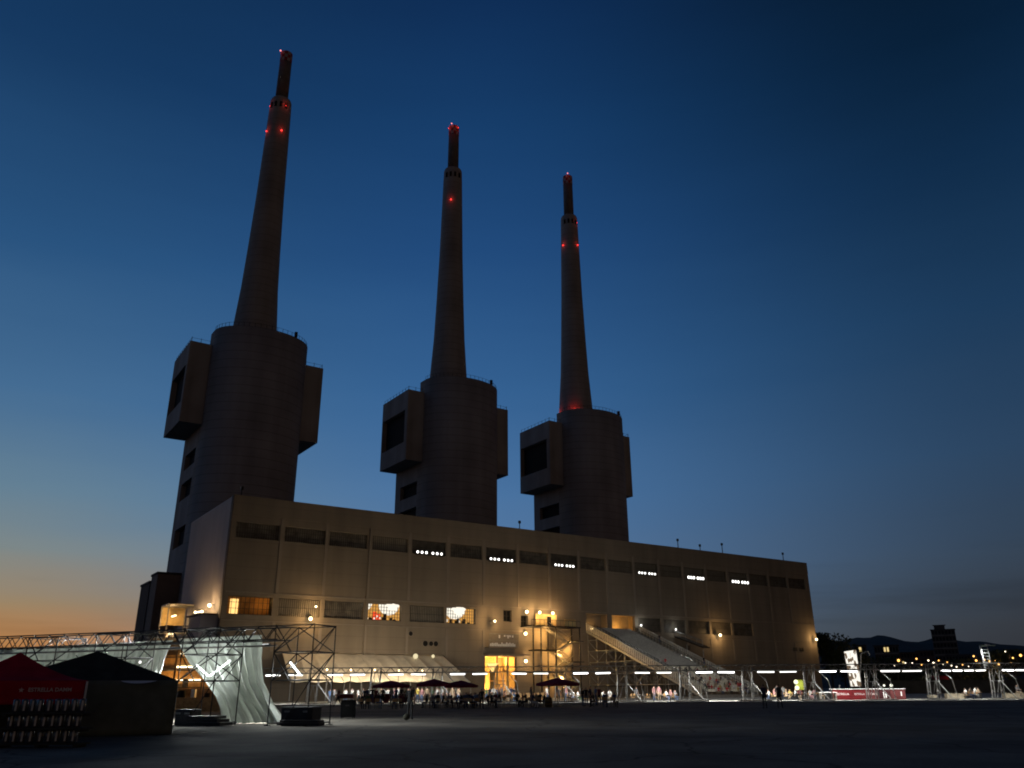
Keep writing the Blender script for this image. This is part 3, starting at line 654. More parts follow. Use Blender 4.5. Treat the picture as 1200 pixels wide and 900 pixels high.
# warm lamps in its two exit niches, white lamps on the handrail tops
for s, w in ((71.6, 60), (78.3, 70)):
    o = thing('niche_lamp', ('faint' if w < 200 else 'bright')+' amber lamp inside the '+('left' if w < 200 else 'right')+' exit above the grandstand', 'lamp', FP(s, -1.7, 12.6), 'amber lamps in the grandstand exits')
    MB().ball(FP(s, -1.7, 12.5), .22, 0, 2).build('bulb', E['warm'], o); MB().tube(FP(s, -1.7, 11.95), FP(s, -1.7, 12.35), .05).build('stem', M['dsteel'], o)
    point('lamp_light', FP(s, -1.3, 13.0), w, AMB, o, .2)
HG = 'small white lamps on the handrails above the grandstand'
def rail(s, z0, t1, z1, label):
    o = thing('lit_handrail', label, 'handrail', FP(s, 0, 0), 'steel handrails sloping down from the facade')
    q = MB(); q.tube(FP(s, .1, z0), FP(s, t1, z1), .10)
    k = int(t1/1.5)
    for i in range(k+1): f = i/k; q.tube(FP(s, .1+(t1-.1)*f, z0+(z1-z0)*f-1.0), FP(s, .1+(t1-.1)*f, z0+(z1-z0)*f), .05)
    q.tube(FP(s, .1, z0-.95), FP(s, t1, z1-.95), .07)
    q.build('rail', M['steel'], o)
    MB().ball(FP(s, .5, z0+.25), .20, 0, 1).build('lamp', E['flood'], o)
    point('lamp_light', FP(s, .9, z0+.5), 60, COOL, o, .1)
rail(82.6, 13.2, 9, 9.6, 'steel handrail with white lamp at the right edge of the grandstand top')
rail(92.2, 12.7, 7.5, 10.4, 'separate sloping steel handrail with white lamp further right on the facade')
q = thing('catwalk', 'dark steel catwalk under the separate handrail on the facade', 'catwalk', FP(92, 0, 10))
MB().hexa([FP(92.1,7.5,9.0), FP(94.2,7.5,9.0), FP(94.2,.1,11.4), FP(92.1,.1,11.4), FP(92.1,7.5,9.2), FP(94.2,7.5,9.2), FP(94.2,.1,11.6), FP(92.1,.1,11.6)]).build('deck', M['dsteel'], q)
b = MB()
for t in (2.5, 6.8): b.tube(FP(93, t, .1), FP(93, t, 10.6-.3*t+.1), .09)
b.build('leg', M['steel'], q)

# ------------------------------------------------------------------ long lighting truss with tubes and its towers
TY = 104.0
def tX(px): return (px-600)*.1032
LZ = 3.42
tr = thing('lighting_truss', 'long horizontal lighting truss crossing the whole forecourt', 'truss', (14, TY, 4))
x0, x1 = tX(188), 88.0
for nm, y, z in (('upper', -.25, LZ+.72), ('upper', .25, LZ+.72), ('lower', -.25, LZ+.12), ('lower', .25, LZ+.12)):
    MB().tube((x0, TY+y, z), (x1, TY+y, z), .055, n=5).build('chord', M['steel'], tr)
q = MB(); k = 0; x = x0
while x < x1-.6:
    for y in (-.25, .25):
        q.tube((x, TY+y, LZ+.12 if k % 2 else LZ+.72), (x+.6, TY+y, LZ+.72 if k % 2 else LZ+.12), .025, n=4, cap=False)
    q.tube((x, TY-.25, LZ+.72), (x, TY+.25, LZ+.72), .02, n=4, cap=False); x += .6; k += 1
q.build('lattice', M['steel'], tr)
LEDW = 210
LG = 'white tube lights under the long truss'
leds = [175, 201, 247, 273, 318, 344.5, 391, 417, 462, 488, 534, 560, 606, 631.5, 678, 704, 750, 775.5, 822.5, 848, 894.5, 920.5, 967, 992, 1040, 1065.5, 1105, 1118.7, 1132.2, 1145.7, 1178, 1193.5]
leds = [p for p in leds if p > 190]
near = {1: 'behind the gap between the black tent and the white curtain', 2: 'seen through the white curtain, left one', 3: 'seen through the white curtain, right one'}
for i, px in enumerate(leds):
    X = tX(px); ln = (1.8 if px < 800 else 2.05 if px < 1000 else 2.35 if px < 1090 else 1.18 if px < 1160 else 1.4)
    lab = 'white tube light under the long truss, '+ORD[i]+' from its left end'
    o = thing('tube_light', lab, 'light', (X, TY, LZ), LG)
    MB().box((X, TY, LZ+.02), (ln, .22, .06)).build('batten', M['white'], o)
    zt = ((i*5) % 7-3)*.006
    MB().tube((X-ln/2+.03, TY, LZ-.09+zt), (X+ln/2-.03, TY, LZ-.09-zt), .055+.004*(i*3 % 5), n=8).build('tube', emi('led_white_%d' % (i*7 % 4), (1, 1, .94+.02*(i*7 % 4)), 2.6+1.1*(i*7 % 4)), o)
    al = bpy.data.lights.new('tube_glow', 'AREA'); al.shape = 'RECTANGLE'; al.size = ln*.9; al.size_y = .16; al.energy = LEDW*ln/2*(.75+.16*(i*7 % 4))*(3 if 740 < px < 930 else 1); al.color = (1, 1, .96)
    ao = bpy.data.objects.new('tube_glow', al); COL.objects.link(ao); ao.parent = o; ao.location = (0, .10, -.19); ao.rotation_euler = (R(58 if 740 < px < 930 else 24), 0, 0)
    MB().tube((X-ln*.3, TY, LZ+.05), (X-ln*.3, TY, LZ+.14), .02).tube((X+ln*.3, TY, LZ+.05), (X+ln*.3, TY, LZ+.14), .02).build('hook', M['dsteel'], o)
TWG = 'steel truss towers carrying the lighting truss'
def truss_tower(X, label):
    o = thing('truss_tower', label, 'truss tower', (X, TY, PZ), TWG)
    def L(x, y, z): return Vector((X+x*.93, TY+y, PZ+z*.935))
    for x in (-.75, .45):
        q = MB(); q.tube(L(x-.1, -.35, 0), L(x+.15, -.28, 4.2), .055); q.tube(L(x-.1, .35, 0), L(x+.15, .28, 4.2), .055)
        for k in range(3): z = .8+1.2*k; q.tube(L(x-.1+.25*z/4.2, -.34, z), L(x-.1+.25*z/4.2, .34, z+.35), .024, n=4)
        q.build('leg', M['steel'], o)
    q = MB()
    for y in (-.34, .34): q.tube(L(-.7, y, 2.2), L(.6, y, 2.2), .045)
    q.tube(L(.0, -.3, 2.2), L(-.62, -.3, .1), .035); q.tube(L(.0, -.3, 2.2), L(.42, -.3, .1), .035); q.tube(L(-.6, -.3, 2.25), L(.05, -.3, 4.1), .035); q.tube(L(.5, .3, 2.25), L(.0, .3, 4.1), .03)
    q.build('bracing', M['steel'], o)
    q = MB(); q.tube(L(.55, .2, 2.2), L(2.3, .4, .1), .06); q.tube(L(.6, -.2, 4.0), L(2.2, -.3, 2.4), .05); q.tube(L(2.2, -.3, 2.4), L(2.6, -.3, .1), .04); q.build('strut', M['steel'], o)
    MB().box(L(.6, 0, .06), (3.9, 1.0, .12)).build('base', M['scaf'], o)
tws = [367, 439, 511, 583, 655, 727, 800, 873, 945, 1017, 1089, 1163]
for i, px in enumerate(tws): truss_tower(tX(px), 'steel tower under the long truss, '+ORD[i]+' from the left')

# ------------------------------------------------------------------ near scaffold bridge on the left
def scaffold(base, rz, h, label):
    o = thing('scaffold_tower', label, 'scaffold', base, 'dark scaffold towers carrying the near bridge'); m3 = Matrix.Rotation(rz, 3, 'Z'); B = Vector(base)
    def L(x, y, z): return B+m3@Vector((x, y, z))
    wx, wy = 1.12, .95
    for x, y in ((-wx, -wy), (wx, -wy), (wx, wy), (-wx, wy)): MB().tube(L(x, y, 0), L(x, y, h), .032).build('post', M['dsteel'], o)
    for z in (.12, 2.05, h*.72, h-.04):
        q = MB()
        for a, b in (((-wx, -wy), (wx, -wy)), ((wx, -wy), (wx, wy)), ((wx, wy), (-wx, wy)), ((-wx, wy), (-wx, -wy))): q.tube(L(*a, z), L(*b, z), .028)
        q.build('ledger', M['dsteel'], o)
    q = MB(); zs = (2.05, h*.72, h)
    for i in range(2):
        za, zb = zs[i], zs[i+1]
        q.tube(L(-wx, -wy, za), L(wx, -wy, zb), .028); q.tube(L(wx, -wy, za), L(wx, wy, zb), .03); q.tube(L(wx, wy, za), L(-wx, wy, zb), .03); q.tube(L(-wx, wy, zb), L(-wx, -wy, za), .03)
        q.tube(L(-wx*.1, -wy, za), L(-wx, -wy, zb), .03); q.tube(L(.1, wy, za), L(wx, wy, zb), .028)
    q.tube(L(wx, -wy, 2.05), L(-wx*.2, -wy, .15), .026); q.build('brace', M['dsteel'], o)
    q = MB()
    for x, y in ((-wx, -wy), (wx, -wy), (wx, wy), (-wx, wy)): q.box(L(x, y, .02), (.22, .22, .04), rz)
    q.build('foot_plate', M['dsteel'], o); return o
sb = [gx(350, 42.6), gx(239, 43.6), gx(133, 46.2), gx(50, 48.6)]
BTOP = at(352, 733, 42.6).z
bdir = (sb[3]-sb[0]).normalized(); brz = math.atan2(bdir.y, bdir.x)+pi
for i, (b, nm) in enumerate(zip(sb, ('rightmost dark scaffold tower, standing free right of the white curtain', 'dark scaffold tower in front of the white curtain', 'dark scaffold tower behind the black tent', 'dark scaffold tower behind the red tent'))):
    scaffold(b, brz, BTOP-.05*i, nm)
bt = thing('scaffold_bridge', 'long dark lattice bridge on the near scaffold towers above the tents', 'scaffold', sb[0])
pa = sb[0]+bdir*1.25; pz = sb[3]+bdir*9
nrm = Vector((-bdir.y, bdir.x, 0))
Lb = (pz-pa).length
for s in (-.6, .6):
    for z in (BTOP-.02, BTOP-.66): MB().tube(pa+nrm*s+Vector((0, 0, z)), pz+nrm*s+Vector((0, 0, z)), .034).build('chord', M['dsteel'], bt)
q = MB(); k = 0; x = .1
while x < Lb-.6:
    for s in (-.6, .6):
        a, b = (BTOP-.66, BTOP-.04) if k % 2 else (BTOP-.04, BTOP-.66)
        q.tube(pa+bdir*x+nrm*s+Vector((0, 0, a)), pa+bdir*(x+.55)+nrm*s+Vector((0, 0, b)), .026, n=4, cap=False)
    if k % 3 == 0: q.tube(pa+bdir*x-nrm*.6+Vector((0, 0, BTOP-.66)), pa+bdir*(x+1)+nrm*.6+Vector((0, 0, BTOP-.66)), .026, n=4)
    x += .55; k += 1
q.build('lattice', M['dsteel'], bt)
MB().tube(pa+nrm*.3+Vector((0, 0, BTOP-.95))+bdir*.2, pz+nrm*.3+Vector((0, 0, BTOP-.95)), .05).build('curtain_rail', M['scaf'], bt)

for pxa, pxb, en_ in ((-50, 196, 9000), (216, 304, 3300)):
    pa_, pb_ = gx(pxa, 45.3+(351-pxa)*.020), gx(pxb, 45.3+(351-pxb)*.020); pc_ = (pa_+pb_)/2; pc_.z = BTOP-.78; ln_ = (pb_-pa_).length; ex_ = (pb_-pa_).normalized(); ez_ = -Vector((.05, -1.0, -1.7)).normalized(); ex_ = (ex_-ez_*ex_.dot(ez_)).normalized(); ey_ = ez_.cross(ex_)
    MB().box(pc_+Vector((0, .06, .10)), (ln_, .1, .05), math.atan2(ex_.y, ex_.x)).build('strip_housing', M['dsteel'], bt)
    al = bpy.data.lights.new('strip_light', 'AREA'); al.shape = 'RECTANGLE'; al.size = ln_; al.size_y = .12; al.energy = en_; al.color = (.94, 1, .97)
    ao = bpy.data.objects.new('strip_light', al); COL.objects.link(ao); ao.parent = bt; ao.location = pc_-bt.location; ao.rotation_euler = Matrix((ex_, ey_, ez_)).transposed().to_euler()
def cloth(name, label, LL, RR, Y0, amp, nf, nu, nv, seed, Yb=None):
    def pl(P, v):
        for (a, b) in zip(P, P[1:]):
            if a[2] <= v <= b[2]+1e-6:
                k = (v-a[2])/(b[2]-a[2]); k2 = k*k*(3-2*k)*.4+k*.6; return a[0]+(b[0]-a[0])*k2, a[1]+(b[1]-a[1])*k2
        return P[-1][:2]
    def fn(u, v):
        l, r = pl(LL, v), pl(RR, v); x = l[0]+(r[0]-l[0])*u; y = l[1]+(r[1]-l[1])*u
        yy = Y0(x)
        p = at(x, y, yy); a = amp*(.35+.9*v)
        w = sin(u*nf+1.7*sin(u*5+seed)+.9*v)*.55+sin(u*nf*2.3+seed)*.25+noise.noise((u*9, v*2.2, seed))*.9
        p = p+Vector((0.12*a*noise.noise((u*14, v*3, seed+4)), a*w, 0)); p.z = max(p.z, .03); return p
    o = MB().grid(fn, nu, nv).build(name, M['curtain'], None, at(LL[0][0], LL[0][1], Y0(LL[0][0])))
    sm = o.modifiers.new('thickness', 'SOLIDIFY'); sm.thickness = .012
    return tag(o, label, 'curtain', 'white gauze curtains hanging from the near bridge')
cy0 = lambda x: 43.9+(351-x)*.020
cloth('hanging_curtain', 'large white gauze curtain sweeping down to the ground beside the free scaffold tower', [(206, 749, 0), (222, 779, .33), (240, 800, .55), (252, 816, .72), (257, 833, .86), (259, 848, 1)], [(306, 744, 0), (305, 770, .3), (307, 800, .55), (317, 824, .75), (333, 846, 1)], cy0, .58, 44, 150, 44, 2.1)
cloth('hanging_curtain', 'white gauze curtain bunched along the bridge behind the two tents', [(-60, 763, 0), (-60, 790, .5), (-60, 815, 1)], [(204, 750, 0), (194, 772, .5), (185, 797, 1)], cy0, .5, 120, 240, 16, 5.3)
# slanted tube lights clipped to the scaffold
SG = 'slanted white tubes clipped to the near scaffold'
for (xa, ya), (xb, yb), nm in (((230, 779), (244, 792), 'short left tube of the V shape in front of the curtain'), ((246, 792), (270, 774), 'long right tube of the V shape in front of the curtain'), ((340, 776), (352, 791), 'slanted tube on the free scaffold tower')):
    Y_ = cy0(xa)-1.0 if xa < 300 else 42.2
    a, b = at(xa, ya, Y_), at(xb, yb, Y_); o = thing('slanted_tube', 'white slanted light: '+nm, 'light', a, SG)
    MB().tube(a+Vector((0, .09, 0)), b+Vector((0, .09, 0)), .03).build('clip', M['dsteel'], o)
    point('tube_glow', a.lerp(b, .5)+Vector((0, -.25, 0)), 90, (.93, 1, .96), o, .2); MB().tube(a, b, .042, n=8).build('tube', emi('scaffold_tube', (.92, 1, .97), 6), o)
# ballast boxes and planks at the scaffold feet
def ballast(c, d, rz, label):
    c = Vector(c); o = thing('ballast_box', label, 'box', c, 'dark ballast boxes at the scaffold feet'); c = c+Vector((0, 0, d[2]/2))
    b = MB().box(c, d, rz).build('case', mat('dark_case', (.03, .03, .033), .6, .2, 3), o); bv = b.modifiers.new('edge', 'BEVEL'); bv.width = .03
    q = MB(); m3 = Matrix.Rotation(rz, 3, 'Z')
    for s in (-.3, .3): q.box(c+m3@Vector((s*d[0], -d[1]/2-.02, d[2]*.25)), (.3, .03, .08), rz)
    q.build('handle', M['steel'], o)
ballast(gx(352, 42.0), (1.75, .8, .85), brz, 'dark ballast box inside the free scaffold tower')
ballast(gx(219, 43.2), (.95, .8, .75), brz, 'dark ballast box between the black tent and the curtain')
o = thing('plank_stack', 'low stack of dark planks on the ground before the curtain', 'planks', gx(245, 42.3))
for k in range(3): MB().box(gx(245-k*2, 42.3)+Vector((0, 0, .1+.15*k)), (2.0-.2*k, .9, .13), brz).build('plank', M['dsteel'], o)
o = thing('plank_stack', 'long dark plank under the free scaffold tower', 'planks', gx(352, 41.2))
for k in range(2): MB().box(gx(352+k, 41.2)+Vector((0, 0, .1+.12*k)), (2.3-.2*k, .5, .11), brz).build('plank', M['dsteel'], o)

# ------------------------------------------------------------------ tents at the lower left
def peak_tent(o, C, hx, hy, rz, ze, zp, m, curve, valance, mw=None):
    m3 = Matrix.Rotation(rz, 3, 'Z'); C = Vector(C)
    def fn(u, v):                                                     # u round, v up
        a = u*4; k = int(a) % 4; f = a-int(a); cs = [(-1,-1), (1,-1), (1,1), (-1,1)]
        p0, p1 = cs[k], cs[(k+1) % 4]; x = p0[0]+(p1[0]-p0[0])*f; y = p0[1]+(p1[1]-p0[1])*f
        w = 1-v; z = ze+(zp-ze)*(v**curve)
        z -= .10*(1-abs(2*f-1))*(1-v)*v*4*.6
        return C+m3@Vector((x*hx*w, y*hy*w, z))
    b = MB(); b.grid(fn, 48, 12); r = b.build('canopy', m, o)
    q = MB()
    for x, y in ((-1,-1), (1,-1), (1,1), (-1,1)): q.tube(C+m3@Vector((x*hx*.985, y*hy*.985, 0)), C+m3@Vector((x*hx*.985, y*hy*.985, ze-.02)), .03)
    q.build('pole', M['steel'], o)
    def side(x0_, y0_, x1_, y1_, z0, mm, nm):
        def fs(u, v): return C+m3@Vector((x0_+(x1_-x0_)*u, y0_+(y1_-y0_)*u, z0+(ze-.005-z0)*v))+Vector((0, .05*noise.noise((u*4, v*3, hx)), 0))
        w_ = MB().grid(fs, 20, 8).build(nm, mm, o); sm = w_.modifiers.new('thickness', 'SOLIDIFY'); sm.thickness = .01; return w_
    return side, m3
RT = Vector((-17.2, 29.75, 0))
rt = thing('red_tent', 'crimson pop-up tent with a pointed roof and white lettering on its valance', 'tent', RT)
ZE, ZP = at(93, 797, 28.9).z, at(25, 765, 30.2).z
side, m3 = peak_tent(rt, RT, 2.2, 1.45, R(28), ZE, ZP, M['maroon'], 1.5, .7)
side(-2.21, -1.465, 2.21, -1.465, ZE-.74, M['maroonb'], 'valance'); side(2.21, -1.46, 2.21, 1.46, ZE-.5, M['maroonb'], 'valance')
side(-2.21, 1.465, 2.21, 1.465, ZE-.5, M['maroon'], 'valance'); side(-2.15, 1.4, 2.15, 1.4, .05, M['black'], 'back_wall')
vl = [c_ for c_ in rt.children if c_.name.startswith('valance')][0]
def text(body, size, loc, rot, m, parent, ext=.004, name='lettering', bold=.0):
    cu = bpy.data.curves.new(name, 'FONT'); cu.body = body; cu.size = size; cu.extrude = ext; cu.align_x = 'CENTER'; cu.align_y = 'CENTER'; cu.offset = bold
    tmp = bpy.data.objects.new('tmp', cu); COL.objects.link(tmp); dg = bpy.context.evaluated_depsgraph_get()
    me = bpy.data.meshes.new_from_object(tmp.evaluated_get(dg)); bpy.data.objects.remove(tmp)
    me.materials.clear(); me.materials.append(m); o = bpy.data.objects.new(name, me); COL.objects.link(o)
    o.parent = parent; o.location = Vector(loc)-root_loc(parent); o.rotation_euler = rot; return o
tp = RT+m3@Vector((1.12, -1.53, 0)); tp.z = ZE-.30
text('ESTRELLA DAMM', .17, tp, (pi/2, 0, R(28)), mat('dim_lettering', (.8, .66, .66), .8, .1, 2), vl, bold=.004)
tx = tp+m3@Vector((-.84, 0, 0)); sq = MB(); pts = []
for i in range(10): a = pi/2+i*pi/5; r = .09 if i % 2 == 0 else .038; pts.append(tx+m3@Vector((r*cos(a), -.01, r*sin(a))))
sq.face(pts); sq.build('star_mark', MATS['dim_lettering'], vl)
q = MB(); a = RT+m3@Vector((2.19, -1.50, ZE-.03)); b_ = RT+m3@Vector((2.19, -1.50, ZE-.72)); q.tube(a, b_, .035); q.build('corner_trim', M['white'], rt)
# black tent
BT = Vector((-16.95, 34.8, 0))
M['black'] = mat('black_tent_roof', (.058, .056, .045), .9, .25, 2, spec=.04)
kt = thing('black_tent', 'large black marquee tent with a closed front wall, right of the red tent', 'tent', BT)
pk = at(113, 763, 34.8).z; ev = at(207, 797, 34.1).z
side, m3 = peak_tent(kt, BT, 3.1, 2.0, R(23), ev, pk, M['black'], 1.0, 0)
side(-3.11, -2.01, 3.11, -2.01, .02, mat('black_tent_wall', (.165, .195, .165), .85, .25, 1.5, spec=.1), 'front_wall'); side(3.11, -2.0, 3.11, 2.0, .02, MATS['black_tent_wall'], 'side_wall'); side(-3.11, 2.01, 3.11, 2.01, .02, M['black'], 'rear_wall')
q = MB(); n = 14; a0, a1 = BT+m3@Vector((1.05, -2.10, ev-.02)), BT+m3@Vector((2.35, -2.10, ev-.02))
top = [a0+(a1-a0)*(i/n) for i in range(n+1)]; bot = [a0+(a1-a0)*(i/n)-Vector((0, .16*sin(pi*i/n)**.7, .10*sin(pi*i/n)**.7)) for i in range(n+1)]
for i in range(n): q.face([top[i], top[i+1], bot[i+1], bot[i]])
q.build('lit_gap_flap', mat('lit_gap_white', (.85, .86, .83), .7, .1, 2), kt)  # near-white tilted flap stands in for light showing through a gap
lp = BT+m3@Vector((1.62, -.55, ev+(pk-ev)*.48+.16)); o = thing('ridge_lamp', 'tiny white lamp on the right slope of the black tent', 'lamp', lp); MB().ball(lp, .05, 0, 1).build('bulb', E['flood'], o); MB().tube(lp-Vector((0, 0, .14)), lp-Vector((0, 0, .04)), .02).build('stem', M['dsteel'], o)
# kegs stacked on pallets before the red tent
KG = 'steel kegs stacked in three tiers before the red tent'
kx0, kx1, KY = 6, 88, 26.9
rows = [(.13, 0), (.56, 1), (.99, 2)]
kp = thing('steel_keg', 'steel keg', 'keg', (0, 0, 0), KG)
MB().lathe((0, 0, 0), [(.085, 0), (.10, .02), (.10, .35), (.085, .37)], 14).build('barrel', M['keg'], kp)
MB().box((.045, -.092, .19), (.05, .02, .29), R(26)).build('highlight_strip', M['white'], kp)  # painted highlight: white strip for the upright glint on the barrel
MB().lathe((0, 0, .36), [(.035, -.02), (.035, .02), (.02, .03)], 8).build('valve', M['dsteel'], kp)
tn = ['bottom', 'middle', 'top']
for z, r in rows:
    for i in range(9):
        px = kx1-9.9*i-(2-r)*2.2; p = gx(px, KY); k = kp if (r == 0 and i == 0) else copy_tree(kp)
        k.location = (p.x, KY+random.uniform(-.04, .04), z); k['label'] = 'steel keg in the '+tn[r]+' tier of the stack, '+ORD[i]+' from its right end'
    pc = (gx(kx1, KY)+gx(kx1-9.9*8, KY))/2
    o = thing('keg_pallet', 'dark pallet under the '+tn[r]+' tier of kegs', 'pallet', (pc.x, KY, z-.1), 'dark pallets between the keg tiers')
    MB().box((pc.x, KY, z-.03), (2.65, .62, .05)).build('top_boards', M['black'], o)
    for s in (-1.15, 0, 1.15): MB().box((pc.x+s, KY, z-.09), (.12, .6, .068)).build('bearer', M['black'], o)

# ------------------------------------------------------------------ cream awning against the facade
aw = thing('canvas_awning', 'wide cream canvas awning leaning on the foot of the facade, lit by amber lamps', 'awning', FP(23, 4, 0))
AT, AZ0, AZ1 = 7.5, 7.05, 2.75
def awf(u, v):
    s = 9.7+27.6*u+2.2*v*u-1.0*v; t = .05+AT*v; z = AZ0+(AZ1-AZ0)*v
    f = u*11; z += -.42*sin(pi*(f-int(f)))*sin(pi*min(1, v*1.1))*.9+.12*noise.noise((u*16, v*3, 1))+.10*sin(v*9+u*60)*v
    return FP(s, t+.1*noise.noise((u*22, v*5, 7)), z)
o = MB().grid(awf, 176, 24).build('canvas', M['awn'], aw); sm = o.modifiers.new('thickness', 'SOLIDIFY'); sm.thickness = .02
q = MB()
for k in range(12): u = k/11; q.tube(awf(u, .0)-Vector((0, 0, .12)), FP(9.7+27.6*u+2.2*u-1, AT+.05, AZ1-.12), .05, n=5)
q.build('rafter', M['steel'], aw)
for k in range(12): u = k/11; MB().tube(FP(9.7+27.6*u+2.2*u-1, AT+.05, .1), FP(9.7+27.6*u+2.2*u-1, AT+.05, AZ1-.12), .06, n=6).build('pole', M['steel'], aw)
for i, px in enumerate((383, 411, 439, 467, 495)):
    b = ray(px, 789); k = (FP(0, 8.6, 0)-O).dot(NF)/b.dot(NF); p = O+b*k; p.z = 4.4
    o = thing('awning_lamp', 'amber lamp on a pole in front of the cream awning, '+ORD[i]+' from the left', 'lamp', (p.x, p.y, .1), 'amber lamps in front of the cream awning')
    MB().tube((p.x, p.y, .1), (p.x, p.y, 4.2), .05).build('pole', M['scaf'], o)
    MB().ball(p, .13, 0, 2).build('bulb', E['warm'], o); point('lamp_light', p+NF*.1+Vector((0, 0, .42)), 560, (1, .80, .54), o, .2)
for px, nm in ((487, 'left'), (507.5, 'right')):
    b = ray(px, 769); k = (FP(0, 1.4, 0)-O).dot(NF)/b.dot(NF); p = O+b*k
    o = thing('globe_lamp', nm+' round pale globe lamp on the ridge of the cream awning', 'lamp', p, 'globe lamps on the awning ridge')
    MB().ball(p, .42 if nm == 'left' else .28, 0, 2).build('globe', emi('ridge_globe', (1, .85, .5), .9), o); MB().tube(p-Vector((0, 0, 1.0)), p-Vector((0, 0, .3)), .04).build('stem', M['dsteel'], o)

# wooden stall glowing behind the white curtain
fs = thing('food_stall', 'warm-lit wooden stall seen between the black tent and the white curtain', 'stall', gx(222, 74))
b = gx(222, 74)
def stl(x, y, z): return b+Vector((x, y, z))
MB().box(stl(0, 1.5, 1.7), (7.4, .12, 3.4)).build('back_wall', M['wood'], fs); MB().box(stl(0, -.9, .55), (7.0, .6, 1.1)).build('counter', M['wood'], fs)
MB().box(stl(0, .2, 5.9), (7.8, 3.4, .14)).build('roof', M['scaf'], fs)
for x in (-3.6, -1.2, 1.2, 3.6): MB().box(stl(x, -1.2, 3.0), (.14, .14, 5.9)).build('post', M['wood'], fs)
for k, z in enumerate((2.5, 3.6, 4.7)): MB().box(stl(-1.2+.3*k, 1.4, z), (2.6, .14, .12)).build('shelf_lamp', emi('shelf_strip', (1, .82, .5), 5), fs)
MB().box(stl(0, 1.5, 4.7), (7.4, .08, 2.4)).build('upper_panel', M['wood'], fs)
for k, z in enumerate((1.9, 3.3, 4.4)): MB().box(stl(0, .9, z), (7.2, .7, .08)).build('shelf', M['dsteel'], fs)
random.seed(12)
for k in range(16):
    h_ = random.uniform(.25, .7); z = random.choice((1.1, 1.1, 1.94, 3.34)); MB().box(stl(random.uniform(-3.3, 3.3), -.9 if z < 1.5 else .8, z+h_/2), (random.uniform(.25, .6), .4, h_)).build('crate', random.choice((M['dark'], M['wood'], M['white'], M['dsteel'])), fs)
for x in (-2.4, 1.6): point('stall_bulb', stl(x, -.2, 2.9), 120, AMB, fs, .15)

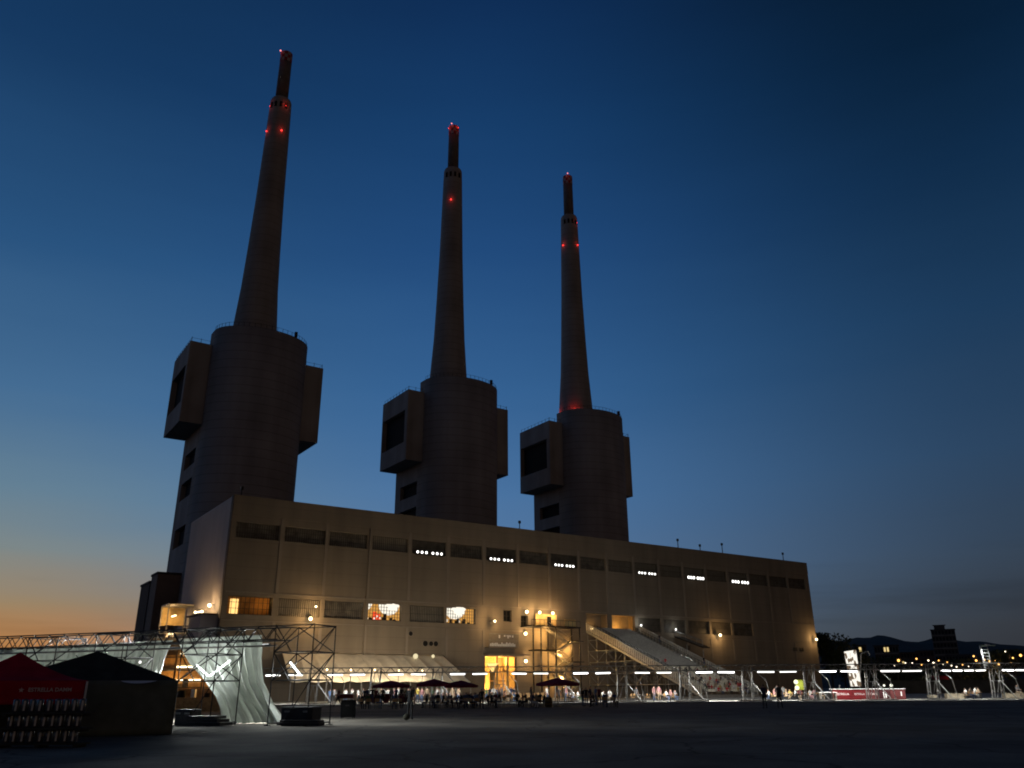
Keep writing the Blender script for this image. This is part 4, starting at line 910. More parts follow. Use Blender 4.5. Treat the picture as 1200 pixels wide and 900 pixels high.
# ------------------------------------------------------------------ people
SKM = mat('skin', (.42, .25, .18), .6, .08, 3); HAIR = mat('dark_hair', (.03, .02, .015), .6, .3, 8)
CL = {n: mat('cloth_'+n, c_, .85, .15, 6) for n, c_ in dict(white=(.55, .55, .53), black=(.02, .02, .022), navy=(.025, .03, .075), grey=(.16, .16, .17), red=(.45, .02, .03), tan=(.27, .20, .13), green=(.06, .10, .05), blue=(.10, .17, .32), pink=(.30, .15, .15), yellow=(.38, .29, .06), denim=(.06, .09, .16), maroon=(.14, .02, .03)).items()}
def body(name, pose):
    J = {}
    def P(n, x, y, z, r, ry=None): J[n] = (Vector((x, y, z)), r, ry or r)
    Eg = []
    def chain(*ns): Eg.extend(zip(ns, ns[1:]))
    sit = pose.startswith('sit'); pz = .56 if sit else .97; lean = .10 if pose == 'sit_lean' else -.02 if not sit else .03
    P('pelvis', 0, 0, pz, .155, .115); P('waist', 0, -lean*.5, pz+.17, .135, .10); P('chest', 0, -lean, pz+.38, .165, .115); P('collar', 0, -lean*1.1, pz+.52, .10, .085)
    P('neck', 0, -lean*1.2-.01, pz+.58, .052); P('head', 0, -lean*1.3-.03, pz+.68, .088, .10); P('crown', 0, -lean*1.3-.015, pz+.775, .075, .085)
    chain('pelvis', 'waist', 'chest', 'collar', 'neck', 'head', 'crown')
    for s, q in ((-1, 'l'), (1, 'r')):
        P('hip'+q, s*.095, 0, pz-.06, .10)
        if sit:
            P('knee'+q, s*(.12 if q == 'l' else .15), -.44, pz-.04, .062); P('ankle'+q, s*.12, -.40+(.12 if q == 'l' else 0), .10, .042); P('toe'+q, s*.13, -.56+(.12 if q == 'l' else 0), .04, .035)
        elif pose == 'walk':
            f = -1 if q == 'l' else 1; P('knee'+q, s*.09, .14*f-.06, .52, .064); P('ankle'+q, s*.09, .36*f, .12 if f > 0 else .08, .042); P('toe'+q, s*.10, .36*f-.16, .04, .036)
        else:
            P('knee'+q, s*.11, -.02, .52, .064); P('ankle'+q, s*.12, .02, .085, .042); P('toe'+q, s*.14, -.14, .04, .036)
        chain('pelvis', 'hip'+q, 'knee'+q, 'ankle'+q, 'toe'+q)
        y = -lean
        P('sho'+q, s*.185, y, pz+.48, .062); up = pose == 'drink' and q == 'r'
        if up: e, w, h = (s*.27, y-.16, pz+.28), (s*.12, y-.28, pz+.50), (s*.07, y-.27, pz+.58)
        elif sit: e, w, h = (s*.26, y-.10, pz+.22), (s*.14, y-.33, pz+.22), (s*.11, y-.42, pz+.23)
        elif pose == 'walk': f = 1 if q == 'l' else -1; e, w, h = (s*.25, y+.10*f, pz+.22), (s*.26, y+.16*f-.10, pz-.02), (s*.26, y+.15*f-.12, pz-.10)
        elif pose == 'tray' and q == 'r': e, w, h = (s*.25, y-.05, pz+.22), (s*.24, y-.30, pz+.22), (s*.24, y-.40, pz+.24)
        else: e, w, h = (s*.25, y+.03, pz+.20), (s*.26, y-.05, pz-.03), (s*.25, y-.08, pz-.11)
        P('elb'+q, *e, .043); P('wri'+q, *w, .029); P('pal'+q, *h, .036, .022); chain('collar', 'sho'+q, 'elb'+q, 'wri'+q, 'pal'+q)
        dv = (Vector(h)-Vector(w)).normalized(); sd_ = dv.cross(Vector((0, 1, .3))).normalized()
        for k in range(5):
            if k == 4: a = Vector(w)*.4+Vector(h)*.6+sd_*.045*-s; b = a+dv*.035-sd_*.02*s
            else: o_ = (k-1.5)*.018; a = Vector(h)+sd_*o_+dv*(.045+.006*(1.5-abs(k-1.5))); b = a+dv*.03+Vector((0, -.012, -.006))
            P('fa%d%s' % (k, q), *a, .010); P('fb%d%s' % (k, q), *b, .008); chain('pal'+q, 'fa%d%s' % (k, q), 'fb%d%s' % (k, q))
    bm = bmesh.new(); lay = bm.verts.layers.skin.verify(); vv = {}
    for n, (p, r, ry) in J.items():
        v = bm.verts.new(p); v[lay].radius = (r, ry); v[lay].use_root = n == 'pelvis'; vv[n] = v
    for a, b in Eg: bm.edges.new((vv[a], vv[b]))
    me = bpy.data.meshes.new('tmp'); bm.to_mesh(me); bm.free(); t = bpy.data.objects.new('tmp', me); COL.objects.link(t)
    t.modifiers.new('skin', 'SKIN'); sb_ = t.modifiers.new('smooth', 'SUBSURF'); sb_.levels = 1; sb_.render_levels = 1
    dg = bpy.context.evaluated_depsgraph_get(); out = bpy.data.meshes.new_from_object(t.evaluated_get(dg)); bpy.data.objects.remove(t); out.name = name
    segs = []
    for a, b in Eg:
        k = 0
        if b in ('head', 'crown', 'neck'): k = 0
        elif b[:3] in ('elb', 'sho') or b in ('waist', 'chest', 'collar'): k = 1
        elif b[:3] in ('hip', 'kne', 'ank'): k = 2
        elif b[:3] == 'toe': k = 3
        segs.append((J[a][0], J[b][0], k))
    bm = bmesh.new(); bm.from_mesh(out)
    hz = pz+.68; hy = J['head'][0].y
    for v in bm.verts:                                                # nose, ears and chin
        d_ = v.co-J['head'][0]
        if d_.length < .16 and d_.y < -.07 and abs(d_.x) < .03 and abs(d_.z) < .05: v.co.y -= .022
    for f in bm.faces:
        c_ = f.calc_center_median(); best = None
        for a, b, k in segs:
            ab = b-a; tt = max(0, min(1, (c_-a).dot(ab)/max(1e-9, ab.length_squared))); dd = (c_-(a+ab*tt)).length
            if best is None or dd < best[0]: best = (dd, k)
        k = best[1]
        if c_.z > hz+.03 and not (c_.y < hy-.06 and c_.z < hz+.09): k = 3 if False else 4
        elif c_.z > hz-.06 and c_.y > hy+.05 and abs(c_.x) < .2: k = 4
        f.material_index = k; f.smooth = True
    bm.to_mesh(out); bm.free()
    for m in (SKM, CL['grey'], CL['denim'], CL['black'], HAIR): out.materials.append(m)
    return out
BODY = {p: body('person_'+p, p) for p in ('stand', 'drink', 'walk', 'tray', 'sit', 'sit_lean')}
def person(p, loc, rz, top, leg, label, group, sc=1.0):
    o = bpy.data.objects.new('person', BODY[p]); COL.objects.link(o); o.location = loc; o.rotation_euler = (0, 0, rz); o.scale = (sc, sc, sc)
    for i, m in ((1, CL[top]), (2, CL[leg])): o.material_slots[i].link = 'OBJECT'; o.material_slots[i].material = m
    return tag(o, label, 'person', group)
# chairs and tables
def chair_proto():
    o = thing('folding_chair', 'chair', 'chair')
    MB().box((0, 0, .45), (.42, .42, .03)).build('seat', M['wood'], o)
    MB().box((0, .20, .74), (.42, .025, .26)).build('backrest', M['wood'], o)
    for x in (-.19, .19):
        MB().tube((x, -.19, 0), (x, -.19, .44), .016, n=5).build('leg', M['dsteel'], o); MB().tube((x, .19, 0), (x, .20, .88), .016, n=5).build('leg', M['dsteel'], o)
    return o
CH = chair_proto(); chair_used = []
def chair(loc, rz, label):
    o = CH if not chair_used else copy_tree(CH); chair_used.append(1); o.location = loc; o.rotation_euler = (0, 0, rz); tag(o, label, 'chair', 'chairs on the forecourt'); return o
def table_proto():
    o = thing('round_table', 'table', 'table')
    MB().lathe((0, 0, 0), [(.42, .70), (.43, .715), (.43, .735), (.42, .74)], 20).build('tabletop', M['scaf'], o)
    MB().tube((0, 0, .03), (0, 0, .70), .03, n=8).build('leg', M['dsteel'], o); MB().lathe((0, 0, 0), [(.26, 0), (.24, .02), (.04, .04)], 16).build('base', M['dsteel'], o)
    return o
TB = table_proto(); tb_used = []
def table(loc, label):
    o = TB if not tb_used else copy_tree(TB); tb_used.append(1); o.location = loc; tag(o, label, 'table', 'small round tables on the forecourt'); return o

# umbrellas
UG = 'dark parasols over the drinking tables'
def umbrella(px, py, Y, hw, label):
    c = gx(px, Y); c.z = PZ if Y > 94 else 0; top = at(px, py, Y).z; rim = top-.55; o = thing('patio_umbrella', label, 'parasol', c, UG)
    b = MB(); n = 8
    def fn(u, v):
        a = 2*pi*u+pi/8; k = (u*n) % 1; r = hw*v*(1-.05*sin(pi*k)); return c+Vector((r*cos(a), r*sin(a), top-c.z-.47*v**1.1-.05*sin(pi*k)*v))
    b.grid(fn, 48, 8); b.grid(lambda u, v: fn(u, 1)-Vector((0, 0, .18*v+.03*abs(sin(u*48*pi/2)))), 48, 2); cn_ = b.build('canopy', mat('dark_parasol_cloth', (.19, .025, .05), .9, .2, 2, spec=.05), o); sm = cn_.modifiers.new('thickness', 'SOLIDIFY'); sm.thickness = .01
    MB().tube(c+Vector((0, 0, .05)), c+Vector((0, 0, top-c.z-.02)), .035, n=8).build('pole', M['steel'], o)
    q = MB()
    for k in range(8): a = 2*pi*k/8+pi/8; q.tube(c+Vector((0, 0, top-c.z-.08)), c+Vector((hw*.97*cos(a), hw*.97*sin(a), top-c.z-.5)), .014, n=4)
    q.build('ribs', M['dsteel'], o); MB().lathe(c, [(.36, .0), (.34, .06), (.05, .10)], 16).build('base', M['earth'], o)
umbrella(458, 797.5, 88, 1.95, 'first dark parasol from the left, over the white-shirted drinkers')
umbrella(508, 795.5, 84, 1.75, 'second dark parasol from the left, overlapping the third')
umbrella(540, 797, 86, 1.75, 'third dark parasol from the left, overlapping the second')
umbrella(654, 794.5, 82, 2.15, 'rightmost dark parasol, standing alone right of the entrance')

# red-skirted bar tables
BG = 'red-skirted high tables in front of the awning'
for i, (px, Y, w) in enumerate(((404, 100.5, 1.0), (437.5, 100.5, .52), (452, 100.5, .68), (473.5, 99.5, .66))):
    c = gx(px, Y); c.z = PZ; o = thing('high_table', 'red-skirted high table among the drinkers, '+ORD[i]+' from the left', 'table', c, BG)
    MB().box(c+Vector((0, 0, 1.1)), (w*2, .7, .05)).build('tabletop', M['white'], o)
    q = MB(); h = .45 if i == 0 else .95; k_ = .97 if i == 0 else .35
    q.hexa([c+Vector(v) for v in ((-w*k_, -.3*k_, 1.07-h), (w*k_, -.3*k_, 1.07-h), (w*k_, .3*k_, 1.07-h), (-w*k_, .3*k_, 1.07-h), (-w*.98, -.34, 1.07), (w*.98, -.34, 1.07), (w*.98, .34, 1.07), (-w*.98, .34, 1.07))])
    q.build('skirt', M['red'], o)
    MB().tube(c, c+Vector((0, 0, 1.07)), .04, n=8).build('leg', M['dsteel'], o)
c = gx(407.5, 52.5); o = thing('speaker_case', 'black upright equipment case on the dark ground before the drinkers', 'case', c)
x = MB().box(c+Vector((0, 0, .55)), (.86, .7, .95), R(8)).build('case', mat('matt_black_case', (.008, .008, .009), .9, .2, 3, spec=0), o); bv = x.modifiers.new('edge', 'BEVEL'); bv.width = .03
q = MB()
for sx_ in (-.34, .34):
    for sy in (-.26, .26): q.ball(c+Vector((sx_, sy, .05)), .05, 0, 1)
q.build('castors', M['dsteel'], o); MB().box(c+Vector((0, -.37, .72)), (.22, .03, .07), R(8)).build('handle', M['dsteel'], o)
c = gx(643, 80); o = thing('barrel_table', 'brown wooden barrel beside the pole of the lone parasol', 'barrel', c)
MB().lathe(c, [(.27, 0), (.33, .2), (.35, .45), (.33, .7), (.28, .9)], 20).build('staves', mat('barrel_wood', (.17, .11, .03), .7, .3, 6), o)
q = MB()
for z, r in ((.15, .325), (.45, .357), (.75, .325)): q.lathe(c, [(r, z-.03), (r+.006, z), (r, z+.03)], 20)
q.build('hoops', M['dsteel'], o)

def crowd(spec, where, group):
    # spec rows: px, Y, pose, top, leg, facing in degrees (0 faces the camera)
    for i, (px, Y, pose, top, leg, fa) in enumerate(sorted(spec)):
        p = gx(px, Y); p.z = PZ if Y > 96 else 0
        verb = {'stand': 'standing', 'drink': 'raising a glass', 'walk': 'walking', 'tray': 'standing with a hand out', 'sit': 'seated', 'sit_lean': 'seated leaning forward'}[pose]
        person(pose, p, R(fa), top, leg, f'{top}-topped person {verb} {where}, {ORD[i]} from left'.replace('standing with a hand out', 'reaching'), group, .94+.1*((i*7) % 5)/5)
        if pose.startswith('sit'):
            m3 = Matrix.Rotation(R(fa), 3, 'Z'); chair(p+m3@Vector((0, .05, 0)), R(fa), f'chair of {ORD[i]} person {where}')
crowd([(386, 108, 'stand', 'blue', 'denim', 30), (391, 107, 'drink', 'grey', 'black', 200), (396, 92, 'walk', 'maroon', 'black', -60), (404.5, 106, 'stand', 'white', 'denim', 20), (412, 106.5, 'drink', 'white', 'black', -30), (419.5, 107, 'stand', 'white', 'black', 60), (425, 108, 'stand', 'grey', 'black', 90),
       (433, 106, 'drink', 'white', 'denim', 10), (441, 108, 'stand', 'black', 'black', 150), (446, 107, 'stand', 'tan', 'denim', -40), (454, 106, 'drink', 'white', 'black', 30), (461, 107, 'stand', 'pink', 'denim', -70), (466, 106.5, 'stand', 'white', 'black', 40)],
      'behind the red-skirted tables', 'drinkers at the red-skirted tables')
crowd([(423, 78, 'sit', 'black', 'black', 170), (431, 77, 'sit_lean', 'green', 'black', 200), (443, 78, 'sit', 'black', 'denim', 160), (462, 76, 'sit_lean', 'navy', 'denim', 190), (469, 78, 'sit', 'maroon', 'black', 170)],
      'before the red-skirted tables', 'seated drinkers before the red-skirted tables')
crowd([(427, 99, 'stand', 'black', 'black', 170), (430, 98, 'stand', 'navy', 'black', 150), (435.5, 97, 'drink', 'black', 'denim', 190), (440, 98, 'stand', 'maroon', 'black', 200), (448, 97, 'stand', 'black', 'black', 160), (458.5, 98, 'stand', 'grey', 'black', 180), (464, 97, 'drink', 'navy', 'denim', 170), (470, 98, 'stand', 'black', 'black', 190), (476, 97, 'stand', 'green', 'black', 165), (484, 96.5, 'stand', 'black', 'denim', 180)],
      'with their back to us before the awning', 'people with their backs to the camera before the awning')
crowd([(529, 84, 'sit', 'black', 'black', -60), (543, 84, 'sit_lean', 'grey', 'black', 30), (549, 85, 'sit', 'black', 'denim', 10), (556, 84, 'sit', 'white', 'denim', -20), (561, 85, 'sit_lean', 'navy', 'black', 0), (572, 84, 'sit', 'black', 'black', 20), (581, 86, 'sit', 'maroon', 'black', -30), (606, 86, 'sit', 'black', 'black', 40), (629, 85, 'sit_lean', 'tan', 'black', -20), (699, 87, 'stand', 'blue', 'denim', 100)],
      'in the second row of tables', 'guests in the second row of tables')
crowd([(478, 106, 'stand', 'green', 'black', 30), (484, 107, 'stand', 'tan', 'black', 60), (489, 105, 'drink', 'yellow', 'denim', -20), (494, 106, 'stand', 'pink', 'denim', 0), (500, 105, 'stand', 'tan', 'black', 170), (506, 106, 'stand', 'green', 'black', 20), (512, 107, 'drink', 'white', 'denim', 45), (517, 105, 'stand', 'white', 'denim', -40), (523, 106, 'stand', 'grey', 'black', 100), (530, 107, 'stand', 'tan', 'tan', 20), (537, 106, 'stand', 'tan', 'denim', -20)],
      'behind the two overlapping parasols', 'standing guests behind the overlapping parasols')
crowd([(500, 79, 'sit', 'black', 'black', -90), (507, 80, 'sit_lean', 'grey', 'black', 20), (512.5, 79, 'sit', 'black', 'denim', -150), (518, 78, 'sit_lean', 'black', 'black', 80), (525, 80, 'sit', 'grey', 'black', 60)],
      'under the second parasol', 'seated guests under the second parasol')
crowd([(535, 77, 'sit', 'navy', 'black', -80), (540, 76, 'sit_lean', 'black', 'black', -30), (546, 77, 'sit', 'denim', 'denim', 180), (552, 76, 'sit', 'navy', 'black', 150), (558, 77, 'sit_lean', 'blue', 'denim', 200), (564.5, 74, 'stand', 'black', 'black', 170), (576, 78, 'sit', 'black', 'black', 90), (587, 80, 'sit_lean', 'black', 'denim', -70)],
      'at the tables before the entrance', 'guests at the tables before the entrance')
crowd([(570, 108, 'stand', 'green', 'denim', 180), (574, 109, 'stand', 'black', 'black', 170), (578.5, 106, 'stand', 'white', 'grey', 190), (583, 108, 'stand', 'navy', 'black', 20), (587.5, 110, 'stand', 'grey', 'black', 180), (592, 108, 'drink', 'black', 'black', 100), (595.5, 107, 'stand', 'tan', 'tan', 170), (599, 109, 'stand', 'navy', 'black', 180), (602.5, 107, 'stand', 'black', 'denim', 150)],
      'in front of the glowing entrance', 'guests standing at the entrance')
crowd([(613, 81, 'sit', 'maroon', 'black', -90), (617, 80, 'sit_lean', 'black', 'black', -60), (622.5, 82, 'stand', 'grey', 'navy', 90), (624.5, 76, 'sit', 'navy', 'white', 60), (633, 80, 'sit', 'black', 'black', 150), (637, 81, 'sit_lean', 'black', 'denim', 100), (641.5, 106, 'stand', 'white', 'denim', 60)],
      'at the table left of the lone parasol', 'guests left of the lone parasol')
crowd([(655, 104, 'stand', 'grey', 'denim', 0), (660, 103, 'stand', 'tan', 'tan', 20), (663.5, 106, 'stand', 'pink', 'denim', 40), (667, 103, 'sit', 'white', 'tan', 50), (672, 105.5, 'sit_lean', 'white', 'denim', -40), (677, 105.5, 'sit', 'white', 'green', 60)],
      'behind the pole of the lone parasol', 'guests behind the lone parasol')
crowd([(683.5, 83, 'stand', 'black', 'denim', 120), (687.5, 85, 'stand', 'black', 'grey', 160), (692.5, 86, 'stand', 'navy', 'black', 60), (697, 80, 'sit_lean', 'black', 'black', -90), (702.5, 90, 'stand', 'maroon', 'black', 0), (707.5, 105.5, 'sit', 'white', 'denim', 20), (709, 77, 'sit', 'navy', 'denim', 170), (715, 105.5, 'sit', 'white', 'tan', -20), (720, 76, 'sit_lean', 'navy', 'black', 140)],
      'in the group right of the lone parasol', 'guests right of the lone parasol')
crowd([(746.5, 116, 'stand', 'grey', 'black', 20), (767, 110, 'stand', 'pink', 'denim', 40), (773, 109, 'stand', 'pink', 'tan', 10), (781, 108, 'sit', 'white', 'denim', 120), (787, 109, 'sit', 'pink', 'black', -60), (791, 110, 'sit_lean', 'grey', 'denim', 30)],
      'below the left flank of the grandstand', 'guests below the grandstand flank')
crowd([(908, 108, 'sit', 'pink', 'tan', 60), (902, 109, 'sit_lean', 'white', 'denim', -40), (922, 108, 'sit', 'tan', 'tan', 50), (927, 109, 'sit', 'yellow', 'tan', -60), (919, 120, 'stand', 'white', 'denim', 0), (912, 121, 'stand', 'white', 'grey', 20), (950, 109, 'sit', 'white', 'pink', 20), (956, 110, 'sit_lean', 'pink', 'denim', -50), (963, 109, 'sit', 'grey', 'tan', 70), (932, 110, 'sit_lean', 'white', 'black', 90), (939, 109, 'sit', 'maroon', 'tan', -30)],
      'between grandstand and red bar', 'guests between the grandstand and the red bar')
crowd([(1134.5, 104, 'sit_lean', 'white', 'tan', -90), (1139, 103, 'sit', 'tan', 'denim', 30), (1143.5, 104, 'sit_lean', 'white', 'white', 90), (1147.5, 105, 'sit', 'tan', 'black', 110)],
      'in the circle right of the bar', 'guests sitting under the right part of the truss')
person('sit', gx(1194, 108)+Vector((0, 0, .35)), R(30), 'grey', 'tan', 'lone person in grey sitting on the stone block at the far right', None)
person('tray', gx(480, 49.5), R(160), 'black', 'black', 'lone dark person standing far in front of the parasols with one hand out', None, 1.02)
person('stand', gx(897, 68.5), R(185), 'navy', 'black', 'person in dark blue standing on the dark forecourt, left of the pair', None, 1.03)
person('walk', gx(914.5, 69), R(150), 'black', 'black', 'person in black mid-step on the dark forecourt, right of the pair', None, 1.02)
bg_ = gx(476.2, 48.5); o = thing('shoulder_bag', 'small dark bag on the ground beside the lone dark person', 'bag', bg_)
MB().ball(bg_+Vector((0, 0, .17)), .2, 0, 2, (1, .6, .85)).build('bag', M['black'], o); MB().tube(bg_+Vector((-.1, 0, .3)), bg_+Vector((.1, 0, .42)), .015).build('strap', M['black'], o)
# spectators on the grandstand
random.seed(21)
tops = ['white', 'maroon', 'black', 'red', 'pink', 'grey', 'tan', 'white', 'yellow', 'black', 'green', 'navy']
srows = {33: 9, 32: 9, 31: 8, 30: 7, 29: 6, 28: 6, 26: 5, 24: 4, 22: 3, 19: 2}
for r, n_ in srows.items():
    slots = sorted(random.sample(range(15), n_))
    for i, k in enumerate(slots):
        t = GT*r/NR; s = GS0+2.3+.66*k; p = FP(s, t+.42, gz(t)-.545); top = 'red' if (r == 31 and i in (5, 6)) else random.choice(tops)
        person(random.choice(('sit', 'sit', 'sit_lean')), p, HA+R(random.uniform(-20, 20)), top, random.choice(('denim', 'black', 'tan')), f'spectator in {top}, grandstand row {ORD[33-r]} from bottom, {ORD[i]} from left', 'spectators seated on the grandstand', .97)
for s, r, top in ((GS0+.9, 27, 'white'), (GS1-1.0, 21, 'black'), (GS1-1.0, 8, 'black')):
    t = GT*r/NR; person('stand', FP(s, t+.2, gz(t)-.02), HA, top, 'denim', {27: 'person in white standing low on the left aisle of the grandstand', 21: 'person in black standing midway on the right aisle of the grandstand', 8: 'person in black standing high on the right aisle of the grandstand'}[r], 'people on the grandstand aisles')
# small tables and loose chairs
for px, Y, nm in ((509, 78.5, 'under the second parasol'), (544, 75.5, 'under the third parasol'), (581, 79, 'just left of the pavement before the entrance'), (628, 79.5, 'left of the barrel'), (712, 78.5, 'in the group right of the lone parasol'), (751, 108, 'standing alone, yellow-lit, below the grandstand scaffold'), (777, 108.5, 'beside the two people in pink below the grandstand'), (912, 108, 'behind the standing pair'), (924, 108.5, 'left of the yellow board')):
    p = gx(px, Y); p.z = PZ if Y > 96 else 0; table(p, 'small round table '+nm)
for i, (px, Y, a) in enumerate(((596, 100, 20), (608, 100, 160), (742, 107, 70), (745, 109, 120), (757, 108, -80), (760, 109, -100), (594, 90, 60), (769, 107, 90))):
    p = gx(px, Y); p.z = PZ if Y > 96 else 0; chair(p, R(a), 'empty folding chair on the open pavement, '+ORD[i]+' listed from the entrance rightwards' if False else ['empty folding chair nearest the glowing entrance', 'empty folding chair right of the entrance by the orange barrier', 'empty folding chair just left of the lone yellow-lit table', 'empty folding chair behind the lone yellow-lit table', 'empty folding chair just right of the lone yellow-lit table', 'empty folding chair further right of the lone yellow-lit table', 'empty folding chair on the dark edge before the entrance', 'empty folding chair left of the people in pink'][i])
# orange barriers right of the entrance
for i, (px, w) in enumerate(((607, 1.0), (617.5, .75), (634, 1.5))):
    p = gx(px, 112); p.z = PZ; o = thing('barrier_panel', ['left', 'middle', 'right'][i]+' low orange-lit panel standing right of the entrance', 'barrier', p, 'low panels right of the entrance')
    MB().box(p+Vector((0, 0, .62)), (w*1.15, .06, .85)).build('panel', M['wood'], o); MB().box(p+Vector((-w*.45, 0, .1)), (.08, .4, .2)).build('foot', M['dsteel'], o); MB().box(p+Vector((w*.45, 0, .1)), (.08, .4, .2)).build('foot', M['dsteel'], o)

# ------------------------------------------------------------------ right side: red bar, light panel, mast, yellow board
BY = 107.0
def bX(px): return gx(px, BY).x
bar = thing('bar_counter', 'long red bar counter with white lettering at the right edge of the forecourt', 'bar', gx(1019, BY)+Vector((0, 0, PZ)))
bx0, bx1 = bX(976.5), bX(1062)
MB().box(((bx0+bx1)/2, BY+.25, 1.33), (bx1-bx0+.15, .95, .06)).build('counter_top', M['white'], bar)
MB().box(((bx0+bx1)/2, BY+.3, .70), (bx1-bx0-.1, .7, 1.18)).build('carcass', M['dsteel'], bar)
edges = [976.5, 1000, 1016, 1031, 1044, 1062]
for i in range(5):
    a, b_ = bX(edges[i])+.02, bX(edges[i+1])-.02; mm = M['red'] if i < 2 else mat('faded_red_panel', (.085, .016, .016), .6, .25, 2) if i != 3 else mat('deep_red_panel', (.035, .004, .006), .5, .2, 2)
    pn = MB().box(((a+b_)/2, BY-.08, .70), (b_-a, .05, 1.18)).build('front_panel', mm, bar)
    if i in (0, 1, 2): text('ESTRELLA', .36 if i == 0 else .29, ((a+b_)/2, BY-.11, .74), (pi/2, 0, 0), mat('white_lettering', (.5, .42, .40), .7, .05, 2), pn, bold=.006)
    if i == 3:
        q = MB(); q.box(((a+b_)/2-.12, BY-.115, .62), (.10, .01, .7)).box(((a+b_)/2+.14, BY-.115, .6), (.16, .01, .6)); q.build('poster', M['white'], pn)
q = MB()
q.box((bX(1057), BY-.11, .75), (.12, .02, .5)); q.build('poster', M['white'], bar)
for i, (px, r) in enumerate(((1040, .13), (1048.5, .18))):
    p = Vector((bX(px), BY+.3, 1.36)); o = thing('table_lamp', ['smaller left', 'larger right'][i]+' white globe lamp on the red bar counter', 'lamp', p, 'globe lamps on the bar'); MB().ball(p+Vector((0, 0, .36)), r, 0, 2).build('globe', E['globe'], o); MB().tube(p, p+Vector((0, 0, .3)), .03).build('stem', M['dsteel'], o)
p = Vector((bX(987), BY+.3, 1.36)); o = thing('beer_tap', 'small metal beer tap column on the left of the red bar', 'beer tap', p); MB().tube(p, p+Vector((0, 0, .45)), .05, n=8).build('column', M['steel'], o); MB().tube(p+Vector((0, 0, .42)), p+Vector((0, -.22, .40)), .03).build('spout', M['steel'], o)
p = gx(970, 106); o = thing('white_table', 'low white trestle table just left of the red bar', 'table', p); MB().box(p+Vector((.1, 0, .98)), (2.1, .8, .06)).build('tabletop', M['white'], o)
for x in (-.8, 1.0): MB().box(p+Vector((x, 0, .48)), (.08, .7, .95)).build('leg', M['scaf'], o)
# tilted light panel
LY = 110.0
pn = thing('light_panel', 'tall leaning white light panel with dark angular pattern behind the red bar', 'light panel', gx(1004, LY))
tl, trr, brr, bll = at(990, 763.5, LY), at(1003, 761.5, LY), at(1009.5, 804, LY), at(998, 804.5, LY)
m = bpy.data.materials.new('patterned_light'); m.use_nodes = True; t = m.node_tree; t.nodes.clear()
co = nd(t, 'ShaderNodeTexCoord'); mpn = nd(t, 'ShaderNodeMapping'); mpn.inputs['Scale'].default_value = (1.5, 1, .75); mpn.inputs['Rotation'].default_value = (0, .5, 0); t.links.new(co.outputs['Object'], mpn.inputs[0])
vo = nd(t, 'ShaderNodeTexVoronoi'); vo.inputs['Scale'].default_value = 2.6; t.links.new(mpn.outputs[0], vo.inputs[0])
rp = nd(t, 'ShaderNodeValToRGB'); rp.color_ramp.elements[0].position = .44; rp.color_ramp.elements[1].position = .50; rp.color_ramp.elements[0].color = (.16, .11, .07, 1); rp.color_ramp.elements[1].color = (1, .95, .84, 1); t.links.new(vo.outputs['Color'], rp.inputs[0])
e_ = nd(t, 'ShaderNodeEmission'); e_.inputs[1].default_value = 1.1; t.links.new(rp.outputs[0], e_.inputs[0]); oo = nd(t, 'ShaderNodeOutputMaterial'); t.links.new(e_.outputs[0], oo.inputs[0])
D = Vector((0, .25, 0)); MB().hexa([bll, brr, brr+D, bll+D, tl, trr, trr+D, tl+D]).build('lit_face', m, pn)
q = MB(); e = Vector((0, .30, 0)); q.tube(trr+e+Vector((.1, 0, 0)), brr+e+Vector((.1, 0, -1.2)), .06); q.tube(tl+e, bll+e+Vector((0, 0, -1.2)), .06); q.tube(trr+e+Vector((0, 0, -.3)), Vector((brr.x+.9, LY+1.6, .1)), .05); q.build('frame', M['dsteel'], pn)
MB().box(gx(1003, LY+.4)+Vector((0, 0, .2)), (2.4, 1.6, .4)).build('base', M['scaf'], pn)
# loudspeaker arm behind the panel
p = gx(1007, 130); o = thing('lamp_mast', 'grey mast with a short cranked arm right of the light panel', 'mast', p); top = at(1009, 766, 130)
MB().tube(p, top, .09).build('pole', M['scaf'], o); MB().tube(top, at(1017, 763, 130), .07).tube(at(1017, 763, 130), at(1019.5, 768, 130), .07).build('arm', M['steel'], o)
# ladder mast on the right truss tower
LMY = 104.7
lm = thing('ladder_mast', 'white-lit ladder with a crossbar rising above the right truss tower', 'ladder', (tX(1163), LMY, LZ+.75))
a0, a1, b0, b1 = at(1155, 786, LMY), at(1148.5, 757, LMY), at(1163, 786, LMY), at(1157, 758, LMY)
MB().tube(a0, a1, .11).build('rail', M['white'], lm); MB().tube(b0, b1, .06).build('rail', M['steel'], lm)
for i in range(7): f = .08+.13*i; MB().tube(a0.lerp(a1, f), b0.lerp(b1, f), .045).build('rung', M['steel'], lm)
MB().tube(a1-Vector((.1, 0, 0)), at(1166.5, 756, LMY), .08).build('crossbar', mat('pale_green_paint', (.50, .60, .42), .6, .1, 3), lm)
p = at(1157, 755.5, LMY-.3); o = thing('floodlight', 'small white floodlight at the top of the ladder mast', 'floodlight', p); MB().box(p, (.5, .25, .16)).build('housing', M['white'], o); MB().tube(p+Vector((0, 0, -.1)), p+Vector((0, .28, -.15)), .03).build('bracket', M['steel'], o)
spot('flood_light', p-Vector((.2, .5, .1)), p-Vector((.9, -.3, 3.5)), 500, COOL, R(100), o, .1)
